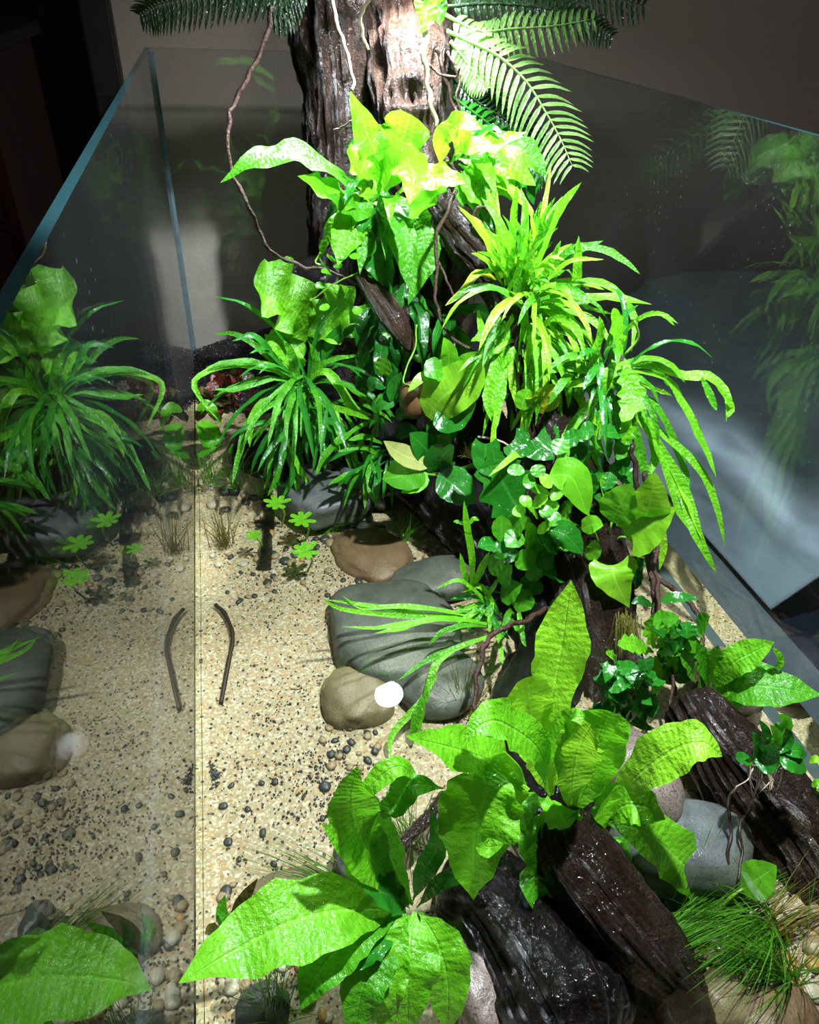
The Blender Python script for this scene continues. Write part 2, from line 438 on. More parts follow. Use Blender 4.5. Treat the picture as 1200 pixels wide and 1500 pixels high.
# dark grit strewn over the sand
sp = []
ZONES = [(345, 740, 640, 900, 900), (430, 1060, 560, 1230, 380), (300, 1110, 325, 1160, 120), (300, 1280, 470, 1500, 350), (300, 860, 520, 1300, 500), (930, 1290, 1200, 1500, 500)]
for (a, b, c2, d, n) in ZONES:
    for _ in range(n):
        p = atz(random.gauss((a + c2) / 2, (c2 - a) / 4), random.gauss((b + d) / 2, (d - b) / 4), SAND)
        if XL + .006 < p.x < XR - .01:
            sp.append(((p.x, p.y, sand_h(p.x, p.y) + .0006), random.choice((.0005, .0007, .0009, .0013))))
grains('dark_grit', sp, MT['grav2'], 'dark grey grit strewn over the pale sand', 'gravel')

# sofa with a pale blanket beyond the right pane
so = thing('sofa', 'navy sofa arm standing beyond the right glass pane', 'sofa', (.8, .5, -.86))
box('sofa_arm', (.69, 1.05, .40, 1.08, -.855, .035), MT['navy'], so, .04)
box('sofa_seat', (.535, 1.6, -.3, 1.08, -.855, -.125), MT['navy'], so, .02)
nx, ny = 70, 90
v = []
prof = [(.0, (.529, -.095)), (.08, (.545, -.085)), (.3, (.595, -.04)), (.55, (.645, .012)), (.72, (.69, .046)), (.85, (.75, .056)), (1, (.98, .048))]
for j in range(ny + 1):
    y = .452 + (1.06 - .452) * j / ny
    for i in range(nx + 1):
        u = i / nx
        x = lerp_tab([(a, b[0]) for a, b in prof], u); z = lerp_tab([(a, b[1]) for a, b in prof], u)
        # folds fan out from a pinched point
        a = math.atan2(y - .43, u * .5 + .06); r = math.hypot(y - .43, u * .5)
        k = math.sin(a * 9 + 2.2 * noise.noise((r * 6, a * 2, 1))) * .0075 * min(1, r * 5) + .010 * noise.noise((y * 7, u * 5, 2)) + .005 * (1 - abs(noise.noise((y * 16 + u * 9, u * 6 - y * 5, 5))) * 3)
        k *= min(1, u * 6) * (1 if u < .7 else .4)
        low = 0
        v.append((x - k * .8, y, z + k * .7 + low))
f = [(j * (nx + 1) + i, j * (nx + 1) + i + 1, (j + 1) * (nx + 1) + i + 1, (j + 1) * (nx + 1) + i) for j in range(ny) for i in range(nx)]
bl = mesh('blanket', v, f, MT['cloth'])
tag(bl, 'pale blue-grey blanket draped over the sofa arm beside the tank', 'blanket')
m = bl.modifiers.new('solid', 'SOLIDIFY'); m.thickness = .004; m.offset = 0

# lamp above the stump, just out of view
def ringm(name, prof, mat, parent, c, axis, sides=28, cap=True):
    q = axis.orthogonal().normalized(); r2 = axis.cross(q); vs_, fs = [], []
    for (r, h) in prof:
        for k in range(sides):
            a = 2 * math.pi * k / sides; vs_.append(c + axis * h + (q * math.cos(a) + r2 * math.sin(a)) * r)
    for i in range(len(prof) - 1):
        for k in range(sides):
            k2 = (k + 1) % sides; fs.append((i * sides + k, i * sides + k2, (i + 1) * sides + k2, (i + 1) * sides + k))
    if cap: fs.append(tuple(range(sides))); fs.append(tuple((len(prof) - 1) * sides + k for k in reversed(range(sides))))
    return mesh(name, vs_, fs, mat, parent)
def clip_lamp(pos, dr, watts, cone, blend, label, arm, strength):
    lp = thing('clip_lamp', label, 'lamp', pos); ax = -dr
    ringm('lamp_housing', [(.030, -.004), (.032, .0), (.030, .03), (.02, .06), (.008, .075)], MT['black'], lp, pos + ax * .006, ax, cap=False)
    em = NT('lamp_lens'); ee = em.n('ShaderNodeEmission', i_Strength=strength); ee.inputs[0].default_value = (.92, .96, 1, 1)
    ringm('lens', [(.022, 0), (.021, .0015)], em.surf(ee.outputs[0]), lp, pos + ax * .002, ax)
    tube('lamp_arm', [pos + ax * .07] + [pos + V(q) for q in arm], .006, MT['black'], lp)
    ld = bpy.data.lights.new('lamp_light', 'SPOT'); ld.energy = watts; ld.spot_size = math.radians(cone); ld.spot_blend = blend
    ld.shadow_soft_size = .012; ld.color = (.87, .94, 1)
    lo = bpy.data.objects.new('lamp_light', ld); COL.objects.link(lo); lo.parent = lp
    lo.rotation_euler = dr.to_track_quat('-Z', 'Y').to_euler(); lo.location = dr * .006
clip_lamp(LAMP, LAMP_DIR, LAMP_W, LAMP_CONE, .15, 'small round spot lamp shining down over the stump', [(.09, .10, .16), (.10, .34, .13), (.10, .396, .10)], 220.0)
clip_lamp(LAMP2, LAMP2_DIR, LAMP2_W, LAMP2_CONE, .14, 'small round spot lamp shining down on the front of the tank', [(.12, -.1, .18), (.16, -.4, .1), (.10, -.52, -.25), (.06, -.53, -.33)], 150.0)

# ------------------------------------------------------------------ driftwood
def log(name, pts, rads, mat, parent, n=60, sides=40, amp=.2, ridge=.16, seed=0, dents=(), capr=.35, gf=5):
    """pts 3-D spine, rads metres at each point; grooved, knotted surface"""
    P = catmull(pts, n); T, R = frames(P)
    tab = [(i / (len(rads) - 1), r) for i, r in enumerate(rads)]
    vs_, fs, uv = [], [], []
    L = sum((P[i + 1] - P[i]).length for i in range(n - 1))
    for i, p in enumerate(P):
        u = i / (n - 1); r0 = lerp_tab(tab, u)
        end = min(u, 1 - u) * L
        if end < r0 * .5: r0 *= capr + (1 - capr) * math.sqrt(max(0, 1 - (1 - end / (r0 * .5)) ** 2))
        b = T[i].cross(R[i])
        for k in range(sides):
            a = 2 * math.pi * k / sides; d = R[i] * math.cos(a) + b * math.sin(a)
            q = p + d * r0
            big = noise.noise(q * 22 + V((seed, 0, 0)))
            gr = noise.noise((math.cos(a) * gf + seed, math.sin(a) * gf, u * L * 9))
            gr = 1 - abs(gr) * 2
            fine = noise.noise((math.cos(a) * 11 + seed, math.sin(a) * 11, u * L * 25))
            q = p + d * r0 * (1 + amp * big + ridge * (gr - .5) + ridge * .45 * fine + .045 * noise.noise(q * 85) + .03 * noise.noise(q * 210))
            for (c, dr, dd) in dents:
                s = (q - c).length / dr
                if s < 1.6:
                    q -= d * dd * (math.exp(-s * s * 5) - .45 * math.exp(-((s - .85) * 4) ** 2))
            q.z = max(q.z, -.075); q.y = min(q.y, YB - .004)
            if q.z < ZT: q.x = min(max(q.x, XL + .003), XR - .004)
            vs_.append(q); uv.append((u * L * 6, k / sides))
    for i in range(n - 1):
        for k in range(sides):
            k2 = (k + 1) % sides
            fs.append((i * sides + k, i * sides + k2, (i + 1) * sides + k2, (i + 1) * sides + k))
    for ring, rev in ((0, True), (n - 1, False)):
        c = len(vs_); vs_.append(P[ring] - T[ring] * (0 if not rev else 0)); uv.append((0, 0))
        for k in range(sides):
            k2 = (k + 1) % sides
            fs.append((c, ring * sides + k2, ring * sides + k) if rev else (c, ring * sides + k, ring * sides + k2))
    return mesh(name, vs_, fs, mat, parent, True, uv)
def pl(l):                       # [(px, py, y[, radius px])] -> points, radii
    pts = [at(a[0], a[1], a[2]) for a in l]
    return pts, [pxm(p, a[3]) for p, a in zip(pts, l)]

stump = thing('driftwood_stump', 'tall wet driftwood stump with two trunks rising above the tank rim', 'driftwood', (.1, .78, -.005))
d1 = at(470, 35, .74)
p, r = pl([(484, -14, .835, 52), (486, 20, .83, 50), (496, 150, .82, 46), (500, 260, .81, 40), (494, 380, .80, 40), (486, 500, .80, 52), (482, 610, .80, 70)])
log('trunk', p, r, MT['wood3'], stump, 120, 64, .2, .24, 3, [(at(468, 40, .755), .022, .016)])
p, r = pl([(594, -16, .835, 50), (592, 20, .825, 50), (598, 100, .785, 48), (602, 170, .75, 42), (612, 240, .72, 38), (640, 330, .70, 50), (610, 450, .74, 75), (560, 600, .75, 95), (540, 660, .75, 110)])
log('trunk', p, r, MT['wood2'], stump, 140, 70, .2, .22, 9, [(at(600, 150, .735), .022, .018), (at(575, 60, .775), .014, .010), (at(625, 75, .77), .016, .014)])
p, r = pl([(642, 290, .68, 24), (662, 325, .655, 29), (690, 358, .63, 31), (716, 388, .61, 31), (745, 440, .58, 30), (770, 520, .55, 36), (800, 620, .52, 50), (830, 720, .48, 62), (850, 830, .44, 62), (866, 920, .40, 55), (880, 1000, .365, 60), (884, 1062, .335, 66)])
log('branch', p, r, MT['wood3'], stump, 150, 60, .14, .24, 17)
p, r = pl([(526, 395, .66, 10), (552, 432, .645, 17), (575, 465, .63, 17), (592, 492, .62, 13), (604, 513, .615, 6)])
log('broken_branch', p, r, MT['wood2'], stump, 40, 24, .14, .12, 23)
p, r = pl([(590, 450, .64, 8), (612, 482, .63, 9), (634, 516, .62, 7)])
log('broken_branch', p, r, MT['wood3'], stump, 26, 16, .1, .1, 29)
p, r = pl([(480, 395, .78, 24), (452, 420, .77, 26), (468, 520, .76, 40), (500, 600, .72, 50), (480, 690, .69, 60)])
log('branch', p, r, MT['wood'], stump, 50, 32, .2, .12, 31)
p, r = pl([(520, 620, .68, 40), (620, 690, .62, 55), (700, 760, .54, 60), (770, 850, .46, 55), (800, 960, .39, 50), (775, 1050, .325, 56), (790, 1130, .275, 60), (830, 1210, .225, 50)])
log('root_buttress', p, r, MT['wood'], stump, 110, 56, .2, .2, 37)
p, r = pl([(630, 540, .67, 40), (660, 610, .64, 62), (700, 690, .60, 66), (740, 780, .55, 60), (790, 850, .49, 50)])
log('root_buttress', p, r, MT['wood'], stump, 80, 48, .2, .2, 39)
p, r = pl([(335, 655, .715, 24), (390, 668, .71, 36), (450, 680, .69, 40), (520, 700, .655, 40), (580, 720, .62, 30)])
log('root_buttress', p, r, MT['wood'], stump, 40, 28, .2, .14, 41)
p, r = pl([(716, 765, .49, 9), (742, 768, .475, 20), (770, 795, .46, 22), (790, 830, .45, 20)])
log('stub', p, r, MT['wood3'], stump, 26, 20, .12, .12, 43)
box('filter_pipe', (at(434, 90, .9).x, at(458, 90, .9).x, .885, .91, at(440, 122, .9).z, at(440, 62, .9).z), MT['black'],
    thing('filter_box', 'small black filter box behind the dark trunk', 'filter', at(446, 122, .9)), .002)

fl = thing('driftwood_log', 'wet grainy driftwood log with glittering upper side leaning into the front water', 'driftwood', atz(900, 1330, -.03))
p, r = pl([(812, 1190, .206, 34), (838, 1250, .188, 48), (890, 1320, .163, 50), (945, 1385, .143, 46), (985, 1430, .131, 32), (1020, 1470, .120, 18)])
log('log_body', p, r, MT['wood3'], fl, 120, 80, .10, .2, 51, gf=8)
p, r = pl([(955, 1400, .137, 20), (990, 1460, .122, 32), (1020, 1530, .108, 40)])
log('stub', p, r, MT['wood3'], fl, 30, 26, .12, .14, 53)
bw = thing('driftwood_block', 'broad black submerged wood block in front of the grainy log', 'driftwood', atz(740, 1400, -.035))
bl_ = [(640, 1305, 36), (700, 1320, 80), (765, 1400, 105), (815, 1485, 112), (860, 1570, 100)]
p = [atz(a_, b_, -.022) for a_, b_, c_ in bl_]; r = [pxm(q, d_[2]) * .8 for q, d_ in zip(p, bl_)]
log('log_body', p, r, MT['wood'], bw, 120, 90, .12, .16, 57, gf=7)
p, r = pl([(985, 1400, .14, 18), (1010, 1420, .136, 30), (1035, 1450, .126, 36), (1050, 1500, .115, 30)])
log('stub', [V((q.x, q.y, q.z - .01)) for q in p], r, MT['wood'], bw, 30, 26, .14, .1, 58)
rl = thing('driftwood_log', 'black grooved driftwood log carrying the small dark-leaved plant by the right pane', 'driftwood', atz(1110, 1180, -.03))
p, r = pl([(1005, 1020, .292, 30), (1040, 1075, .262, 42), (1090, 1145, .232, 56), (1140, 1210, .205, 58), (1180, 1275, .178, 50), (1215, 1350, .15, 40)])
log('log_body', [V((min(q.x, XR - rr * 1.25), q.y, q.z)) for q, rr in zip(p, r)], r, MT['wood3'], rl, 120, 96, .10, .30, 61, gf=9)

# ------------------------------------------------------------------ stones
def rock(name, c, rx, ry, rz, mat, label=None, cat='stone', group=None, seed=0, rot=0, sub=3, amp=.16):
    bm = bmesh.new(); bmesh.ops.create_icosphere(bm, subdivisions=sub, radius=1)
    M = Matrix.Rotation(rot, 3, 'Z'); vs_ = []
    for q in bm.verts:
        d = q.co.normalized(); k = 1 + amp * noise.noise(d * 1.5 + V((seed, 0, 0))) + amp * .3 * noise.noise(d * 5 + V((seed, 4, 0)))
        e = V((math.copysign(abs(d.x) ** .85, d.x), math.copysign(abs(d.y) ** .85, d.y), math.copysign(abs(d.z) ** .8, d.z))) * k
        e = V(c) + M @ V((e.x * rx, e.y * ry, e.z * rz)); e.z = max(e.z, -.075)
        e.x = min(max(e.x, XL + .003), XR - .004); vs_.append(e)
    fs = [tuple(x.index for x in q.verts) for q in bm.faces]; bm.free()
    o = mesh(name, vs_, fs, mat)
    return tag(o, label, cat, group)
def stone(px, py, wpx, dpx, hz, zc, mat, label, rot=0, seed=0, sub=4, amp=.16):
    c = atz(px, py, zc); return rock('stone', c, pxm(c, wpx), pxm(c, dpx), hz, MT[mat], label, 'stone', None, seed, rot, sub, amp)
stone(580, 930, 100, 105, .022, -.028, 's_grey', 'large smooth dark grey stone lying in the water under the trailing narrow leaves', -.1, 3)
stone(524, 1020, 50, 52, .014, -.030, 's_tan', 'flat olive tan stone half buried beside the large grey stone', .3, 5)
stone(478, 728, 62, 58, .022, -.012, 's_grey', 'grey granite stone below the hanging narrow fern', .2, 7)
stone(525, 705, 34, 34, .016, .0, 's_blue', 'small blue-grey stone behind the bent twig', .2, 8)
stone(545, 812, 52, 62, .012, -.032, 's_brown', 'flat brown stone on the sand under the anubias', .5, 9)
c = at(606, 585, .575); rock('stone', c, pxm(c, 20), .016, pxm(c, 26), MT['s_pot'], 'clay-orange stone tucked behind the anubias leaves', 'stone', None, 12, 0, 3, .08)
stone(930, 1140, 46, 72, .026, .0, 's_pink', 'speckled pinkish round stone between the broad fern leaves and black log', .2, 15, 4, .08)
stone(1000, 1240, 86, 62, .022, -.018, 's_blue', 'large veined blue-grey stone beside the black log', -.3, 18, 4, .14)
stone(1065, 1000, 34, 50, .022, -.015, 's_pink', 'upright grey stone behind the black log', .2, 19)
stone(1140, 1500, 50, 34, .012, -.032, 's_brown', 'rounded tan brown stone at the front among gravel', .1, 21)
stone(700, 1462, 40, 60, .022, -.018, 's_pink', 'glittering grey stone beside the black wood block', .1, 24)
stone(512, 1262, 20, 28, .012, -.026, 's_blue', 'grey stone under the tall curled fern leaf', .1, 27)
stone(425, 1322, 58, 42, .010, -.036, 's_tan', 'flat sandy stone partly covered behind the long fern leaf', .1, 28)
stone(640, 1000, 60, 60, .018, -.030, 's_grey', 'dark stone in shade behind the lamp glint', .1, 30)
stone(640, 850, 66, 40, .016, -.026, 's_grey', 'dark slate in the shade below the anubias roots', .1, 31)
stone(385, 1480, 30, 30, .010, -.030, 'p_dark', 'round black stone under the long fern leaf', .1, 33)
stone(1060, 1465, 30, 30, .010, -.030, 's_tan', 'small buff stone beside the drowned leaf', .1, 35)

# pebbles
def pebbles(zone, n, kinds, group, where, size):
    a, b, c2, d = zone
    for i in range(n):
        px, py = random.uniform(a, c2), random.uniform(b, d)
        p = atz(px, py, SAND)
        if not (XL + .012 < p.x < XR - .016): continue
        k = random.choice(kinds); r = pxm(p, random.uniform(*size))
        p.z = sand_h(p.x, p.y) + r * .22
        rock('pebble', p, r * random.uniform(.8, 1.3), r * random.uniform(.8, 1.2), r * .6, MT['p_' + k],
             {'dark': 'small dark grey pebble ', 'tan': 'small tan pebble ', 'yel': 'small amber pebble ', 'pale': 'small pale pebble '}[k] + where,
             'pebble', k.replace('yel', 'amber') + ' ' + group, i * 7 + a, random.uniform(0, 3), 2, .2)
pebbles((390, 765, 560, 830), 46, ['dark', 'dark', 'tan', 'tan', 'yel'], 'pebbles below the granite stone', 'below the granite stone and starry leaves', (4, 8.5))
pebbles((308, 720, 390, 830), 22, ['dark', 'tan', 'pale'], 'pebbles by the dry grass', 'around the dry grass tuft', (4, 9))
pebbles((320, 835, 560, 880), 26, ['dark', 'dark', 'tan'], 'pebbles on the upper sand', 'on the sand above the long twig', (3, 5.5))
pebbles((470, 1065, 560, 1210), 40, ['dark', 'dark', 'dark', 'tan'], 'pebbles beside the olive stone', 'on the sand below the olive tan stone', (3.5, 7))
pebbles((305, 1110, 420, 1270), 9, ['dark'], 'pebbles on the open sand', 'on the open sand near the glass', (4, 6))
pebbles((302, 1290, 350, 1500), 34, ['dark', 'tan', 'yel', 'pale'], 'pebbles by the glass', 'by the glass under the long fern leaf', (4, 9))
pebbles((350, 1400, 480, 1500), 20, ['dark', 'tan', 'yel', 'pale'], 'pebbles by the glass', 'by the glass under the long fern leaf', (4, 9))
pebbles((900, 1300, 1000, 1350), 14, ['tan', 'yel', 'dark'], 'pebbles beside the grainy log', 'beside the grainy log', (5, 10))
pebbles((1000, 1340, 1200, 1500), 60, ['tan', 'tan', 'yel', 'dark', 'pale'], 'pebbles among the flattened grass', 'among the flattened grass', (6, 14))
pebbles((600, 770, 680, 830), 22, ['pale', 'tan'], 'pebbles in the stump shade', 'in the shade of the stump roots', (3, 6))

# ------------------------------------------------------------------ leaves
PROF = dict(
    fern=[(0, .07), (.07, .10), (.18, .5), (.36, .92), (.52, 1), (.70, .80), (.84, .48), (.94, .18), (1, .01)],
    blunt=[(0, .10), (.08, .25), (.25, .7), (.5, 1), (.8, 1), (.93, .85), (1, .45)],
    strap=[(0, .3), (.15, .65), (.4, 1), (.7, .92), (.9, .5), (1, .02)],
    oval=[(0, .04), (.04, .32), (.18, .82), (.4, 1), (.62, .9), (.82, .55), (.93, .25), (1, .01)],
    heart=[(0, .70), (.1, .95), (.22, 1), (.45, .84), (.7, .5), (.9, .16), (1, .01)],
    round=[(0, .15), (.08, .6), (.3, .95), (.5, 1), (.75, .85), (.92, .5), (1, .1)],
    lobed=[(0, .06), (.1, .3), (.3, .8), (.6, 1), (.85, .7), (1, .1)],
    spoon=[(0, .30), (.25, .42), (.45, .68), (.62, .98), (.74, 1), (.85, .72), (.94, .34), (1, .01)],
    pinna=[(0, .35), (.1, .95), (.3, 1), (.6, .72), (.85, .4), (1, .02)])
def leaf3(parent, pts, wid, kind='fern', mat='L', roll=0.0, cup=.18, wav=.12, wf=3.5, n=None, hint=None, name='leaf'):
    """blade swept along a 3-D midrib, wid = full width in metres"""
    if kind in ('oval', 'round', 'heart') and mat in ('L', 'Ly', 'Lm'): mat += 's'
    nv = 6 if wid > .012 else 4
    n = n or (22 if wid > .012 else 13)
    P = catmull(pts, n); L = sum((P[i + 1] - P[i]).length for i in range(n - 1))
    h = hint or ((CAM - P[n // 2]).normalized() * .7 + V((0, 0, .75)))
    vs_, uv, fs = [], [], []; ph = random.uniform(0, 6.28); ph2 = random.uniform(0, 6.28)
    pb = None
    for i, p in enumerate(P):
        T = (P[min(i + 1, n - 1)] - P[max(i - 1, 0)]).normalized()
        b = T.cross(h)
        b = b.normalized() if b.length > .08 else (pb or T.orthogonal()).copy()
        if pb and b.dot(pb) < 0: b = -b
        if pb: b = (b * .5 + pb * .5); b = (b - T * b.dot(T)).normalized()
        pb = b; N = b.cross(T).normalized()
        if roll:
            q = Matrix.Rotation(roll, 3, T); b2 = q @ b; N2 = q @ N
        else: b2, N2 = b, N
        u = i / (n - 1); w = lerp_tab(PROF[kind], u) * wid * .5
        if kind == 'lobed': w *= 1 + .22 * math.sin(u * 6.28 * 4.5)
        for k in range(nv + 1):
            v = -1 + 2 * k / nv; a = abs(v); s = 1 if v > 0 else -1
            rip = wav * w * a * a * math.sin(6.283 * wf * u + (ph if s > 0 else ph2))
            edge = 1 + .28 * min(wav, .22) * math.sin(6.283 * wf * 1.7 * u + (ph2 if s > 0 else ph))
            q = p + b2 * v * w * edge + N2 * (cup * w * a ** 1.3 + rip)
            if kind == 'heart' and u < .35: q -= T * L * .16 * a ** 2 * (1 - u / .35)
            vs_.append(q); uv.append((u * L / .06, v))
    for i in range(n - 1):
        for k in range(nv):
            a = i * (nv + 1) + k; fs.append((a, a + 1, a + nv + 2, a + nv + 1))
    for q in vs_:
        q.x = min(max(q.x, XL + .0015), XR - .0015) if q.z < ZT + .03 and q.y < YB else q.x
    return mesh(name, vs_, fs, MT[mat], parent, True, uv)
def path(pts, y0, y1):
    n = len(pts); out = []
    for i, p in enumerate(pts):
        y = p[2] if len(p) > 2 else y0 + (y1 - y0) * i / (n - 1)
        out.append(at(p[0], p[1], y))
    return out
def leaf(parent, pts, y0, y1, w, kind='fern', mat='L', **k):
    P = path(pts, y0, y1)
    if kind == 'strap': w *= .85
    elif kind in ('fern', 'blunt', 'heart'): w *= 1.08
    return leaf3(parent, P, pxm(P[len(P) // 2], w), kind, mat, **k)
def plant(name, label, cat, px, py, y, group=None):
    return thing(name, label, cat, at(px, py, y), group)
def stem(parent, pts, y0, y1, w=4, mat='stem', name='stem', taper=.7, n=10):
    P = path(pts, y0, y1); return tube(name, P, pxm(P[0], w) / 2, MT[mat], parent, n, 6, taper)
def spray(parent, base, n, ln, bias, spread, wid, mats, droop=.25, kind='strap', wav=.25, ymax=.94, zmin=None, bias_up=0, cup=.2):
    """rosette of arching blades from one crown"""
    for i in range(n):
        d = (V(bias) + V((random.gauss(0, spread), random.gauss(0, spread), random.gauss(0, spread) + bias_up))).normalized()
        l = random.uniform(*ln); p = base + V((random.gauss(0, .008), random.gauss(0, .008), random.gauss(0, .006))); P = [p.copy()]
        st_ = l / 5
        for k in range(5):
            d = (d + V((random.gauss(0, .08), random.gauss(0, .08), -droop * (k + 1) / 3))).normalized()
            p = p + d * st_
            p.x = min(max(p.x, XL + .006), XR - .008); p.y = min(p.y, ymax)
            if zmin is not None and p.z < zmin: p.z = zmin + random.uniform(0, .006)
            P.append(p.copy())
        wd = random.uniform(*wid); mt_ = random.choice(mats)
        leaf3(parent, P, wd, kind, mt_, roll=random.uniform(-.5, .5), wav=wav, cup=cup)
        if kind == 'strap' and random.random() < .22:      # forked tip
            sd = V((random.gauss(0, 1), random.gauss(0, .6), random.gauss(0, .5))).normalized() * l * .1
            leaf3(parent, [P[3], P[4] + sd, P[5] + sd * 2], wd * .8, kind, mt_, wav=wav, cup=cup)

# --- broad crinkled fern high on the stump
A = plant('crinkled_fern', 'broad crinkle-leaved fern growing on the front of the stump above its broken branch', 'fern plant', 550, 290, .68)
for a in [
    ([(556, 285), (552, 235), (534, 190), (513, 134)], .67, .66, 40, 'fern', 'L'),
    ([(552, 285), (566, 240), (590, 205), (602, 168)], .67, .65, 60, 'blunt', 'L'),
    ([(535, 290), (500, 262), (455, 232), (410, 228), (365, 240), (323, 268)], .67, .60, 42, 'fern', 'Lm'),
    ([(540, 295), (505, 292), (470, 276), (436, 258)], .67, .62, 44, 'fern', 'L'),
    ([(545, 300), (535, 268), (522, 242), (508, 222)], .665, .65, 44, 'blunt', 'Ly'),
    ([(562, 280), (585, 235), (606, 258), (600, 300)], .66, .61, 50, 'oval', 'Ly'),
    ([(555, 285), (575, 310), (590, 360), (602, 428)], .66, .625, 44, 'fern', 'Lm'),
    ([(580, 290), (612, 325), (622, 375), (598, 447)], .66, .63, 46, 'fern', 'Lm'),
    ([(545, 300), (520, 325), (505, 352), (495, 388)], .66, .63, 46, 'fern', 'L'),
    ([(580, 285), (615, 262), (650, 262), (682, 268)], .66, .61, 40, 'fern', 'Ly'),
    ([(565, 290), (600, 305), (640, 285), (655, 280)], .66, .62, 36, 'oval', 'L'),
    ([(550, 305), (540, 345), (550, 385), (562, 420)], .655, .64, 36, 'fern', 'Ld'),
    ([(560, 300), (600, 350), (635, 380), (640, 430)], .665, .65, 40, 'fern', 'Lx'),
    ([(550, 292), (530, 310), (500, 300), (478, 285)], .66, .63, 30, 'fern', 'Lm'),
    ([(545, 305), (530, 335), (535, 365), (520, 372)], .65, .64, 34, 'oval', 'Lm'),
]: leaf(A, *a, roll=random.uniform(-.25, .25), wav=.24)
B = plant('crinkled_fern', 'crinkled fern with long pale-tipped leaves on the shoulder of the stump under the arching frond', 'fern plant', 665, 245, .68)
for a in [
    ([(668, 235), (690, 214), (728, 210), (772, 193)], .67, .62, 30, 'fern', 'Ly'),
    ([(645, 245), (650, 205), (676, 180), (706, 190)], .67, .63, 32, 'fern', 'Ly'),
    ([(672, 232), (705, 235), (745, 242), (785, 272)], .67, .64, 62, 'fern', 'L'),
    ([(680, 225), (730, 215), (775, 228), (800, 258)], .68, .66, 38, 'fern', 'Lm'),
    ([(672, 240), (705, 262), (735, 270), (752, 296)], .67, .64, 46, 'fern', 'L'),
    ([(668, 228), (675, 195), (664, 168)], .67, .655, 26, 'fern', 'Ly'),
    ([(660, 240), (690, 200), (715, 205), (740, 200)], .675, .66, 34, 'fern', 'Lm'),
    ([(668, 250), (690, 275), (712, 292), (728, 315)], .66, .63, 30, 'fern', 'L'),
    ([(660, 255), (680, 290), (690, 310), (688, 322)], .66, .64, 26, 'fern', 'Lm'),
    ([(676, 245), (720, 250), (770, 262), (782, 300)], .69, .68, 40, 'fern', 'Ld'),
    ([(672, 262), (730, 268), (762, 290), (790, 330)], .66, .61, 16, 'strap', 'Ly'),
    ([(700, 300), (712, 325), (722, 345)], .65, .64, 26, 'oval', 'Ld'),
]: leaf(B, *a, roll=random.uniform(-.25, .25), wav=.24)

# --- broad leaves low at the back
C = plant('crinkled_fern', 'three-leaved crinkled fern at the foot of the dark trunk near the back glass', 'fern plant', 452, 500, .73)
for a in [([(456, 500), (440, 465), (410, 432), (372, 408)], .73, .72, 88, 'blunt', 'L'),
          ([(448, 492), (478, 475), (505, 445), (520, 420)], .72, .70, 80, 'fern', 'L'),
          ([(455, 485), (500, 482), (535, 462), (560, 450)], .71, .69, 40, 'fern', 'Lm'),
          ([(450, 495), (428, 505), (412, 520), (404, 532)], .725, .70, 64, 'fern', 'L'),
          ([(456, 500), (470, 520), (462, 552)], .71, .69, 26, 'fern', 'Ld')]:
    leaf(C, *a, hint=None, roll=random.uniform(-.2, .2), wav=.3)

spray(A, at(560, 300, .675), 16, (.05, .09), (0, -.6, .1), .6, (.010, .018), ['L', 'Lm', 'Ld'], .35, 'fern')
spray(B, at(672, 245, .68), 14, (.05, .08), (.3, -.5, .1), .6, (.010, .018), ['L', 'Lm', 'Ld'], .35, 'fern')
HF = plant('hanging_fern', 'dark fern hanging in the shaded hollow of the stump behind the broken branch', 'fern plant', 600, 440, .69)
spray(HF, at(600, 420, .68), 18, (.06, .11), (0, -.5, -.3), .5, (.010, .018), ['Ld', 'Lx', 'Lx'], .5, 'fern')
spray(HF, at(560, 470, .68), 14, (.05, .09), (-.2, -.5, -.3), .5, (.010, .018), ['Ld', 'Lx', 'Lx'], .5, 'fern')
spray(HF, at(650, 470, .66), 14, (.05, .09), (.2, -.5, -.3), .5, (.008, .014), ['Ld', 'Lx', 'Lm'], .5, 'fern')
